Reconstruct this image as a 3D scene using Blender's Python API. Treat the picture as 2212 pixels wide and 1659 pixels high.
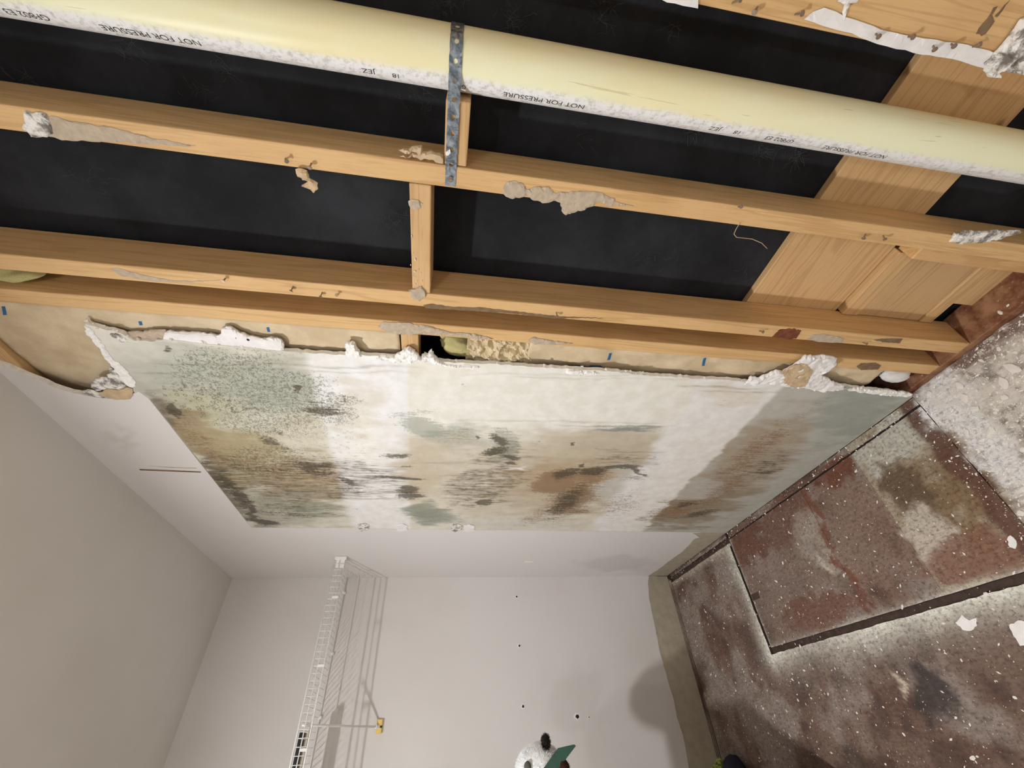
import bpy, bmesh, math, random
import numpy as np
from mathutils import Vector, Matrix, geometry

for o in list(bpy.data.objects): bpy.data.objects.remove(o)
S = bpy.context.scene
COL = S.collection
random.seed(7)

# ------------------------------------------------------------------ camera
# world: x along the back wall (left wall at x = 0), y into the back wall
# (drywall face at y = 0, room at y < 0), z up, floor at z = 0.
# The photograph was taken with the phone turned on its side.
CAM = np.array([2.51419, -0.733, 1.381705])
RM = np.array([[0.15204443, -0.04980985, -0.98711776],
               [-0.65158639, -0.75601888, -0.06221436],
               [-0.74318078, 0.65265184, -0.14740388]])
FPX = 904.67
cam = bpy.data.cameras.new('camera'); co = bpy.data.objects.new('camera', cam); COL.objects.link(co)
cam.sensor_fit = 'HORIZONTAL'; cam.sensor_width = 36.0; cam.lens = FPX / 2212 * 36.0
cam.clip_start = 0.02
right, down, fwd = RM[0], RM[1], RM[2]
m4 = Matrix.Identity(4)
for i in range(3):
    m4[i][0] = right[i]; m4[i][1] = -down[i]; m4[i][2] = -fwd[i]; m4[i][3] = CAM[i]
co.matrix_world = m4
S.camera = co

# ------------------------------------------------------------------ world, lights, exposure
w = bpy.data.worlds.new('world'); S.world = w; w.use_nodes = True
w.node_tree.nodes['Background'].inputs[0].default_value = (0.9, 0.95, 1, 1)
w.node_tree.nodes['Background'].inputs[1].default_value = 0.15
S.view_settings.view_transform = 'Standard'; S.view_settings.look = 'None'
S.view_settings.gamma = 1.0; S.view_settings.exposure = -0.07
S.view_settings.use_curve_mapping = False
LAMPS = [((1.55, -1.24), 1500.0, 'flush'), ((3.15, -1.85), 700.0, 'fill_bulb')]      # ceiling lamps: position, emission, kind; the second is an added unseen fill light
LAMP_COL = (0.985, 0.99, 1.0)

# ------------------------------------------------------------------ small maths
def ray(px, py):
    d = np.array([(px - 1106) / FPX, (py - 829.5) / FPX, 1.0])
    return RM.T @ d
def on(px, py, ax, v):
    d = ray(px, py); t = (v - CAM[ax]) / d[ax]; return CAM + t * d
def A(px, py, y=0.0):                      # a point measured on the back wall -> (x, z)
    p = on(px, py, 1, y); return (float(p[0]), float(p[2]))
def proj(P):                               # world points -> photo measure (for laying out stains)
    q = (P - CAM) @ RM.T
    return 1106 + FPX * q[:, 0] / q[:, 2], 829.5 + FPX * q[:, 1] / q[:, 2]
_rt = np.random.RandomState(3).rand(16, 256, 256)
def vnoise(x, y, s=0):
    xi = np.floor(x).astype(int); yi = np.floor(y).astype(int); fx = x - xi; fy = y - yi
    fx = fx * fx * (3 - 2 * fx); fy = fy * fy * (3 - 2 * fy); t = _rt[s % 16]
    a = t[xi & 255, yi & 255]; b = t[(xi + 1) & 255, yi & 255]
    c = t[xi & 255, (yi + 1) & 255]; d = t[(xi + 1) & 255, (yi + 1) & 255]
    return (a * (1 - fx) + b * fx) * (1 - fy) + (c * (1 - fx) + d * fx) * fy
def fbm(x, y, s=0, o=4):
    r = 0; a = .5; n = 0
    for k in range(o):
        r = r + a * vnoise(x, y, s + k); n += a; a *= .5; x = x * 2.03 + 7.1; y = y * 2.03 + 3.7
    return r / n
def lin(c):
    c = np.array(c, float) / 255
    return np.where(c <= .04045, c / 12.92, ((c + .055) / 1.055) ** 2.4)
def rgb(*c, k=1.0):
    v = lin(c) * k; return (float(min(v[0], .95)), float(min(v[1], .95)), float(min(v[2], .95)), 1)
def sst(a, b, x):
    t = np.clip((x - a) / (b - a), 0, 1); return t * t * (3 - 2 * t)

# ------------------------------------------------------------------ node helper
class NT:
    def __init__(s, name):
        s.m = bpy.data.materials.new(name); s.m.use_nodes = True; s.t = s.m.node_tree
        s.b = s.t.nodes['Principled BSDF']; s.b.inputs['Roughness'].default_value = .7
        s.b.inputs['Specular IOR Level'].default_value = .3
    def n(s, ty, **kw):
        nd = s.t.nodes.new(ty)
        for k, v in kw.items(): setattr(nd, k, v)
        return nd
    def l(s, a, b): s.t.links.new(a, b)
    def put(s, sock, v):
        if isinstance(v, bpy.types.NodeSocket): s.l(v, sock)
        else: sock.default_value = v
    def co(s, scale=(1, 1, 1), kind='Object'):
        tc = s.n('ShaderNodeTexCoord'); mp = s.n('ShaderNodeMapping'); mp.inputs['Scale'].default_value = scale
        s.l(tc.outputs[kind], mp.inputs[0]); return mp.outputs[0]
    def noise(s, vec, sc, det=4, rough=.55, dist=0):
        nd = s.n('ShaderNodeTexNoise'); s.l(vec, nd.inputs['Vector'])
        nd.inputs['Scale'].default_value = sc; nd.inputs['Detail'].default_value = det
        nd.inputs['Roughness'].default_value = rough; nd.inputs['Distortion'].default_value = dist
        return nd.outputs['Fac']
    def ramp(s, f, a, b, c0=0., c1=1.):
        nd = s.n('ShaderNodeMapRange', interpolation_type='SMOOTHSTEP'); s.put(nd.inputs[0], f)
        s.put(nd.inputs[1], a); s.put(nd.inputs[2], b); s.put(nd.inputs[3], c0); s.put(nd.inputs[4], c1); return nd.outputs[0]
    def ma(s, op, a, b=0.):
        nd = s.n('ShaderNodeMath', operation=op); s.put(nd.inputs[0], a); s.put(nd.inputs[1], b); return nd.outputs[0]
    def mix(s, f, a, b, bt='MIX'):
        nd = s.n('ShaderNodeMix', data_type='RGBA', blend_type=bt); s.put(nd.inputs[0], f)
        s.put(nd.inputs[6], a); s.put(nd.inputs[7], b); return nd.outputs[2]
    def attr(s, name):
        nd = s.n('ShaderNodeAttribute', attribute_name=name); return nd.outputs['Color']
    def sep(s, c):
        nd = s.n('ShaderNodeSeparateColor'); s.l(c, nd.inputs[0]); return nd.outputs
    def bump(s, h, st=.3, d=.002):
        nd = s.n('ShaderNodeBump'); nd.inputs['Strength'].default_value = st; nd.inputs['Distance'].default_value = d
        s.l(h, nd.inputs['Height']); s.l(nd.outputs[0], s.b.inputs['Normal'])
    def out(s, c, rough=None):
        s.put(s.b.inputs['Base Color'], c)
        if rough is not None: s.put(s.b.inputs['Roughness'], rough)
        return s.m

def plain(name, c, rough=.7, var=.12, sc=40, bump=0.15, metal=0, k=1.0):
    t = NT(name); v = t.co(); n = t.noise(v, sc, 5)
    a = rgb(*c, k=k); f = t.ramp(n, .25, .75, 1 - var, 1 + var)
    nd = t.n('ShaderNodeVectorMath', operation='SCALE'); nd.inputs[0].default_value = a[:3]; t.l(f, nd.inputs['Scale'])
    t.b.inputs['Metallic'].default_value = metal
    if bump: t.bump(n, bump, .002)
    return t.out(nd.outputs[0], rough)

def wood(name, axis, light, dark, knot=(110, 70, 38), k=1.0, ring=1.0):
    t = NT(name)
    sc = [1, 1, 1]; sc[axis] = .05
    oi = t.n('ShaderNodeObjectInfo'); tc = t.n('ShaderNodeTexCoord'); ad = t.n('ShaderNodeVectorMath', operation='ADD')
    mu = t.n('ShaderNodeVectorMath', operation='SCALE'); mu.inputs[0].default_value = (3.1, 5.7, 9.3)
    t.l(oi.outputs['Random'], mu.inputs['Scale']); t.l(tc.outputs['Object'], ad.inputs[0]); t.l(mu.outputs[0], ad.inputs[1])
    mp = t.n('ShaderNodeMapping'); mp.inputs['Scale'].default_value = sc; t.l(ad.outputs[0], mp.inputs[0]); v = mp.outputs[0]
    g1 = t.noise(v, 28, 3, .5, .6); ph = t.ma('MULTIPLY', g1, 42 * ring)
    sn = t.ma('SINE', ph); rings = t.ramp(sn, .1, 1.0)
    g2 = t.noise(v, 420, 3, .6); g3 = t.noise(t.co(), 3.5, 3)
    c = t.mix(t.ma('MULTIPLY', rings, .38), rgb(*light, k=k), rgb(*dark, k=k))
    c = t.mix(t.ramp(g2, .45, .8, 0, .28), c, rgb(*dark, k=k * .8))
    c = t.mix(t.ramp(g3, .45, .75, 0, .35), c, rgb(light[0] * .82, light[1] * .72, light[2] * .6, k=k))
    vo = t.n('ShaderNodeTexVoronoi'); vo.inputs['Scale'].default_value = 5.5
    mp2 = t.n('ShaderNodeMapping'); s2 = [1, 1, 1]; s2[axis] = .45; mp2.inputs['Scale'].default_value = s2
    t.l(ad.outputs[0], mp2.inputs[0]); t.l(mp2.outputs[0], vo.inputs['Vector'])
    kn = t.ramp(vo.outputs['Distance'], .045, .075, 1, 0)
    c = t.mix(t.ma('MULTIPLY', kn, .8), c, rgb(*knot, k=k))
    t.bump(g2, .12, .001)
    return t.out(c, .62)

# ------------------------------------------------------------------ mesh helper
def link(o, parent=None, label=None, cat=None, group=None, kind=None):
    COL.objects.link(o)
    if parent: o.parent = parent
    if label: o['label'] = label
    if cat: o['category'] = cat
    if group: o['group'] = group
    if kind: o['kind'] = kind
    return o
def empty(name, loc, **kw):
    o = bpy.data.objects.new(name, None); o.location = loc; o.empty_display_size = .05
    return link(o, **kw)
class MB:
    def __init__(s): s.v = []; s.f = []; s.mi = []
    def add(s, vs, fs, mi=0):
        b = len(s.v); s.v += [tuple(map(float, p)) for p in vs]; s.f += [tuple(b + i for i in f) for f in fs]; s.mi += [mi] * len(fs); return s
    def box(s, x0, x1, y0, y1, z0, z1, mi=0, c=0.0):
        if c <= 0:
            vs = [(x, y, z) for z in (z0, z1) for y in (y0, y1) for x in (x0, x1)]
            return s.add(vs, [(0, 2, 3, 1), (4, 5, 7, 6), (0, 1, 5, 4), (2, 6, 7, 3), (0, 4, 6, 2), (1, 3, 7, 5)], mi)
        bm = bmesh.new(); bmesh.ops.create_cube(bm, size=1)
        for q in bm.verts: q.co = ((x0 + x1) / 2 + q.co.x * (x1 - x0), (y0 + y1) / 2 + q.co.y * (y1 - y0), (z0 + z1) / 2 + q.co.z * (z1 - z0))
        bmesh.ops.bevel(bm, geom=bm.edges[:], offset=c, segments=2, affect='EDGES', profile=.5)
        bm.verts.index_update(); vs = [q.co[:] for q in bm.verts]; fs = [[q.index for q in f.verts] for f in bm.faces]; bm.free()
        return s.add(vs, fs, mi)
    def tube(s, pts, r, n=8, mi=0, cap=True):
        pts = [Vector(p) for p in pts]; b = len(s.v); up = None; rr = r if hasattr(r, '__len__') else [r] * len(pts)
        for i, p in enumerate(pts):
            d = (pts[min(i + 1, len(pts) - 1)] - pts[max(i - 1, 0)]).normalized()
            if up is None: up = d.orthogonal().normalized()
            up = (up - d * up.dot(d)).normalized(); sd = d.cross(up)
            for k in range(n):
                a = 2 * math.pi * k / n; q = p + (up * math.cos(a) + sd * math.sin(a)) * rr[i]; s.v.append(tuple(q))
        for i in range(len(pts) - 1):
            for k in range(n):
                a = b + i * n + k; c = b + i * n + (k + 1) % n; s.f.append((a, c, c + n, a + n)); s.mi.append(mi)
        if cap:
            s.f.append(tuple(b + k for k in range(n - 1, -1, -1))); s.f.append(tuple(b + (len(pts) - 1) * n + k for k in range(n))); s.mi += [mi, mi]
        return s
    def build(s, name, mats, parent=None, smooth=False, **kw):
        me = bpy.data.meshes.new(name); me.from_pydata(s.v, [], s.f)
        for m in (mats if isinstance(mats, (list, tuple)) else [mats]): me.materials.append(m)
        me.polygons.foreach_set('material_index', s.mi)
        if smooth: me.polygons.foreach_set('use_smooth', [True] * len(s.f))
        me.update(); return link(bpy.data.objects.new(name, me), parent, **kw)
def recalc(o):
    bm = bmesh.new(); bm.from_mesh(o.data); bmesh.ops.recalc_face_normals(bm, faces=bm.faces[:]); bm.to_mesh(o.data); bm.free()
def copy(o, parent, loc=None, rot=None, sc=None):
    c = o.copy(); COL.objects.link(c); c.parent = parent
    if loc is not None: c.location = loc
    if rot is not None: c.rotation_euler = rot
    if sc is not None: c.scale = sc
    return c
def inside(V, F, loop):
    """keep the triangles whose centre lies inside the outline (even-odd)"""
    P = np.array([(v.x, v.y) for v in V]); T = np.array([f[:3] for f in F]); c = P[T].mean(1); L = np.array(loop); Q = np.roll(L, -1, 0)
    w = np.zeros(len(c), int)
    for a, b in zip(L, Q):
        m = (a[1] > c[:, 1]) != (b[1] > c[:, 1])
        if m.any(): w[m] += c[m, 0] < (b[0] - a[0]) * (c[m, 1] - a[1]) / (b[1] - a[1]) + a[0]
    return [f for f, k in zip(F, w) if k % 2]
def rough_loop(poly, step, amp, seed=0):
    """resample a closed outline and make it ragged"""
    rnd = random.Random(seed); out = []
    n = len(poly)
    for i in range(n):
        a = poly[i]; b = poly[(i + 1) % n]; L = math.hypot(b[0] - a[0], b[1] - a[1]); k = max(1, int(L / step))
        for j in range(k):
            t = j / k; nx, nz = -(b[1] - a[1]) / (L + 1e-9), (b[0] - a[0]) / (L + 1e-9)
            d = (rnd.random() - .5) * 2 * amp * (1 if j else .4)
            out.append((a[0] + (b[0] - a[0]) * t + nx * d, a[1] + (b[1] - a[1]) * t + nz * d))
    return out
def patch(name, pxpoly, y, th, mat, parent, step=.006, amp=.0014, seed=0, lump=.0, mats2=None, **kw):
    """thin torn scrap lying on the plane y (th thick towards the room), outline measured on that plane"""
    loop = rough_loop([A(px, py, y) for px, py in pxpoly], step, amp, seed)
    x0 = min(p[0] for p in loop); x1 = max(p[0] for p in loop); z0 = min(p[1] for p in loop); z1 = max(p[1] for p in loop)
    g = max(.004, max(x1 - x0, z1 - z0) / 40)
    pts = [Vector(p) for p in loop]; nb = len(pts); rnd = random.Random(seed + 5)
    nx = int((x1 - x0) / g); nz = int((z1 - z0) / g)
    for i in range(nx):
        for j in range(nz): pts.append(Vector((x0 + (i + .5 + rnd.uniform(-.3, .3)) * g, z0 + (j + .5 + rnd.uniform(-.3, .3)) * g)))
    r = geometry.delaunay_2d_cdt(pts, [(i, (i + 1) % nb) for i in range(nb)], [], 0, 1e-6)
    V, F, ov = r[0], inside(r[0], r[2], loop), r[3]
    vs = []; onb = [any(k < nb for k in o_) for o_ in ov]
    for q, b in zip(V, onb):
        h = th * (.55 if b else 1) + (0 if b else lump * (fbm(np.array([q.x * 90]), np.array([q.y * 90]), seed)[0] - .3))
        vs.append((q.x, y - h, q.y))
    mb = MB(); mb.add(vs, [tuple(f) for f in F])
    nv = len(vs); back = {}
    edges = {}
    for f in F:
        for i in range(len(f)):
            e = (f[i], f[(i + 1) % len(f)]); edges[e] = edges.get(e, 0) + 1
    bl = [e for e in edges if (e[1], e[0]) not in edges]
    for e in bl:
        for q in e:
            if q not in back: back[q] = len(mb.v); mb.v.append((vs[q][0], y + .0002, vs[q][2]))
    for a, b in bl: mb.f.append((a, b, back[b], back[a])); mb.mi.append(1 if mats2 else 0)
    o = mb.build(name, [mat, mats2] if mats2 else mat, parent, **kw); recalc(o); return o

# ------------------------------------------------------------------ materials
K = 1.2
M = {}
def paint(name, c):
    t = NT(name); v = t.co(); n = t.noise(v, 260, 4); n2 = t.noise(v, 1.3, 4)
    a = rgb(*c, k=K); b = rgb(c[0] * .95, c[1] * .945, c[2] * .93, k=K)
    t.bump(n, .05, .001); return t.out(t.mix(t.ramp(n2, .35, .75), a, b), .55)
M['paint'] = paint('white_wall_paint', (214, 210, 208))
M['ceil'] = paint('white_ceiling_paint', (212, 209, 204))
def tintpaint(name):
    t = NT(name); n = t.noise(t.co(), 260, 4); t.bump(n, .05, .001); return t.out(t.attr('tint'), .55)
M['tintpaint'] = tintpaint('white_wall_paint_with_smudges')

def bare():
    t = NT('bare_mouldy_drywall'); v = t.co()
    c = t.attr('tint'); m = t.sep(t.attr('mould'))
    big = t.noise(v, 22, 6, .62)
    c = t.mix(t.ramp(big, .3, .7, .0, .22), c, rgb(176, 160, 128, k=K), 'MULTIPLY')
    # speckle: dots that thicken where the mould is dense
    s1 = t.noise(v, 240, 3, .7); s2 = t.noise(v, 95, 5, .8)
    sp = t.ma('ADD', t.ma('MULTIPLY', s1, .45), t.ma('MULTIPLY', s2, .55))
    th = t.ma('SUBTRACT', .72, t.ma('MULTIPLY', m[0], .17)); f1 = t.ramp(sp, th, t.ma('ADD', th, .07))
    c = t.mix(t.ma('MULTIPLY', f1, .62), c, rgb(84, 86, 66, k=1))
    # vertical run streaks, broad and fine
    op = t.ramp(t.noise(v, 40, 3), .3, .7, .3, .85)
    vs = t.co((1, 1, .075)); k1 = t.noise(vs, 170, 6, .75, .4); k2 = t.noise(v, 34, 4, .6)
    st = t.ma('ADD', t.ma('MULTIPLY', k1, .82), t.ma('MULTIPLY', k2, .18))
    th2 = t.ma('SUBTRACT', .755, t.ma('MULTIPLY', m[1], .21)); f2 = t.ramp(st, th2, t.ma('ADD', th2, .07))
    c = t.mix(t.ma('MULTIPLY', f2, op), c, rgb(88, 78, 64, k=1))
    k3 = t.noise(t.co((1, 1, .018)), 330, 4, .6, .8); th3 = t.ma('SUBTRACT', .78, t.ma('MULTIPLY', m[1], .15))
    c = t.mix(t.ma('MULTIPLY', t.ramp(k3, th3, t.ma('ADD', th3, .04)), .5), c, rgb(112, 92, 70, k=1))
    # patches of dark, brown and green growth, broken up by streaky grain
    q = t.sep(t.attr('patches')); gr = t.ma('ADD', t.ma('MULTIPLY', t.ma('SUBTRACT', k1, .5), 1.5), t.ma('MULTIPLY', t.ma('SUBTRACT', s2, .5), 1.3))
    for ch, colr, opq in ((1, (138, 106, 74), .75), (2, (136, 143, 126), .55), (0, (80, 72, 59), .82)):
        f = t.ramp(t.ma('ADD', q[ch], t.ma('MULTIPLY', gr, t.ramp(q[ch], 0., .12))), .30, .62)
        c = t.mix(t.ma('MULTIPLY', f, opq), c, rgb(*colr, k=1))
    # small mould rings
    vo = t.n('ShaderNodeTexVoronoi'); vo.inputs['Scale'].default_value = 62; t.l(v, vo.inputs['Vector'])
    d = vo.outputs['Distance']; rg = t.ma('MULTIPLY', t.ramp(d, .18, .26), t.ramp(d, .3, .38, 1, 0))
    c = t.mix(t.ma('MULTIPLY', t.ma('MULTIPLY', rg, m[2]), .7), c, rgb(92, 84, 62, k=1))
    # loose flecks everywhere
    fl = t.noise(v, 120, 2, .5); c = t.mix(t.ramp(fl, .775, .80, 0, .7), c, rgb(70, 58, 46, k=1))
    t.bump(t.noise(v, 300, 3), .08, .001)
    return t.out(c, .75)
M['bare'] = bare()
M['gyps'] = plain('white_gypsum', (232, 228, 224), .9, .1, 120, .6, k=K)
M['strip'] = plain('unpainted_wall_strip', (168, 159, 140), .8, .1, 25, .1, k=K)
M['wood'] = wood('pine_upright', 2, (216, 178, 126), (180, 138, 88), k=1.1)
M['woodx'] = wood('pine_crosswise', 0, (210, 174, 126), (172, 132, 88), k=1.1)
M['wood_side'] = M['wood']
M['ply'] = wood('plywood_scrap', 0, (200, 166, 122), (164, 126, 86), k=1.1, ring=.8)
M['redwood'] = None
def redplate():
    t = NT('wet_red_brown_plate'); v = t.co(); n = t.noise(v, 18, 6, .65); n2 = t.noise(v, 140, 4, .7)
    c = t.mix(t.ramp(n, .35, .7), rgb(96, 52, 32, k=K), rgb(150, 112, 82, k=K))
    c = t.mix(t.ramp(n2, .62, .75), c, rgb(196, 186, 176, k=K)); return t.out(c, .7)
M['redplate'] = redplate()
def felt():
    t = NT('black_sheathing_felt'); v = t.co(); n = t.noise(v, 5, 6, .65); n2 = t.noise(v, 420, 3, .7)
    c = t.mix(t.ramp(n, .3, .75), rgb(21, 22, 25), rgb(46, 48, 53))
    c = t.mix(t.ramp(n2, .70, .80, 0, .4), c, rgb(108, 106, 100)); t.bump(n2, .25, .001); return t.out(c, .85)
M['felt'] = felt()
def kraft():
    t = NT('kraft_paper_facing'); v = t.co(); n = t.noise(v, 14, 6, .6); n2 = t.noise(v, 90, 4, .6)
    c = t.mix(t.ramp(n, .3, .7), rgb(210, 192, 162, k=K), rgb(188, 168, 136, k=K)); t.bump(t.noise(t.co((1, 1, .4)), 26, 5, .6), .5, .006)
    return t.out(t.mix(t.ramp(n2, .6, .8, 0, .3), c, rgb(150, 132, 102, k=K)), .7)
M['kraft'] = kraft()
M['kraft2'] = plain('crumpled_kraft_paper', (198, 182, 150), .7, .15, 35, .5, k=K)
M['blue'] = plain('blue_print', (52, 106, 150), .6, .1, 60, 0)
M['brown'] = plain('torn_grey_brown_paper', (178, 162, 142), .9, .14, 90, .5, k=K)
M['tanpaper'] = plain('tan_torn_paper', (190, 166, 134), .9, .14, 50, .4, k=K)
M['darkglue'] = plain('dark_glue_smear', (128, 104, 78), .7, .2, 60, .3)
M['redglue'] = plain('wet_red_glue', (120, 72, 48), .25, .3, 60, .5)
M['whitepaper'] = plain('white_torn_paper', (224, 221, 219), .85, .08, 30, .4, k=K)
def moist():
    t = NT('mouldy_white_scrap'); v = t.co(); n = t.noise(v, 45, 6, .7)
    return t.out(t.mix(t.ramp(n, .42, .6), rgb(226, 222, 216, k=K), rgb(128, 122, 114)), .9)
M['scrap'] = moist()
M['nail'] = plain('nail_steel', (150, 132, 116), .45, .25, 300, .2, metal=.6)
def galv():
    t = NT('galvanised_strap'); v = t.co(); n = t.noise(v, 90, 5, .65, .8)
    t.b.inputs['Metallic'].default_value = .8
    return t.out(t.mix(t.ramp(n, .3, .7), rgb(80, 92, 104), rgb(172, 182, 190)), .42)
M['galv'] = galv()
def fiber():
    t = NT('yellow_fibreglass'); v = t.co(); n = t.noise(v, 60, 6, .7); n2 = t.noise(v, 18, 4, .6)
    c = t.mix(t.ramp(n, .3, .7), rgb(216, 208, 150, k=K), rgb(186, 176, 118, k=K)); t.bump(n, .6, .004)
    return t.out(t.mix(t.ramp(n2, .55, .72, 0, .75), c, rgb(84, 82, 66)), .95)
M['fiber'] = fiber()
M['fluff'] = plain('grey_fibre_fluff', (92, 90, 84), .9, .2, 80, 0)
M['whitewire'] = plain('white_vinyl_wire', (232, 230, 226), .4, .04, 60, 0, k=K)
M['yellow'] = plain('yellow_plastic_foot', (226, 196, 110), .5, .06, 50, 0, k=K)
M['black'] = plain('black_plastic', (24, 25, 30), .5, .15, 50, 0)
M['peach'] = plain('pale_wood_edge', (222, 196, 166), .6, .08, 40, 0)
M['ink'] = plain('dark_pipe_ink', (62, 58, 52), .7, .2, 200, 0)
def pipe_mat():
    t = NT('yellowed_white_pvc')
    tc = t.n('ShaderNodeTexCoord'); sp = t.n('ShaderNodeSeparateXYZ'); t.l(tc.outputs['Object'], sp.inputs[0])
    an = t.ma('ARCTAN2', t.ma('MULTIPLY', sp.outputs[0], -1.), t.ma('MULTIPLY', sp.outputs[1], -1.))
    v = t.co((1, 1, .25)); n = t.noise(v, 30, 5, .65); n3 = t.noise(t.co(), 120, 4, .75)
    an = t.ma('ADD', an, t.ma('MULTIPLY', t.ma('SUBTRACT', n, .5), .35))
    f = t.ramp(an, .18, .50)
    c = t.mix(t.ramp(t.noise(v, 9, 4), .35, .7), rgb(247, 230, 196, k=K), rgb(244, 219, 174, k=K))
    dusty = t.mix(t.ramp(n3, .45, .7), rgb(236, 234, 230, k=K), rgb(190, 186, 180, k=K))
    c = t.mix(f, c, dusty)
    sc = t.noise(t.co((1, 1, .06)), 60, 3, .6, 1.5); c = t.mix(t.ma('MULTIPLY', t.ramp(sc, .655, .67), .35), c, rgb(176, 150, 98))
    return t.out(c, .38)
M['pipe'] = pipe_mat()
def floor_mat():
    t = NT('stained_subfloor'); v = t.co(); c = t.attr('tint'); m = t.sep(t.attr('mould'))
    gr = t.noise(t.co((.22, 1, 1)), 130, 5, .65, .4); c = t.mix(t.ramp(gr, .35, .75, 0, .45), c, rgb(172, 152, 140), 'MULTIPLY')
    n1 = t.noise(v, 34, 6, .7); c = t.mix(t.ramp(n1, .52, .72, 0, .4), c, rgb(58, 38, 30))
    n3 = t.noise(v, 95, 6, .78); c = t.mix(t.ramp(n3, .48, .64, 0, .62), c, rgb(58, 42, 35)); n4 = t.noise(v, 150, 6, .8); c = t.mix(t.ramp(n4, .55, .72, 0, .35), c, rgb(168, 150, 136))
    # dried white dust and splashes
    d1 = t.noise(v, 190, 5, .75); d2 = t.noise(v, 46, 5, .7); d = t.ma('ADD', t.ma('MULTIPLY', d1, .5), t.ma('MULTIPLY', d2, .5))
    th = t.ma('SUBTRACT', .735, t.ma('MULTIPLY', m[0], .33)); f = t.ramp(d, th, t.ma('ADD', th, .10))
    c = t.mix(t.ma('MULTIPLY', f, .8), c, rgb(200, 194, 184, k=1.25))
    f2 = t.ramp(t.noise(v, 150, 2, .5), .70, .73); c = t.mix(t.ma('MULTIPLY', f2, .7), c, rgb(206, 196, 184, k=1.25))
    t.bump(t.ma('ADD', gr, f), .25, .002); return t.out(c, .6)
M['floor'] = floor_mat()
M['beige'] = plain('pale_bounce_flooring', (206, 196, 180), .6, .08, 30, .1, k=K)  # kept pale so the unseen floor bounces light upward
M['gap'] = plain('dark_floor_gap', (76, 60, 53), .8, .25, 60, .3)
M['crumb'] = plain('plaster_crumb', (226, 220, 212), .95, .1, 60, .4, k=K)

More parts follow.
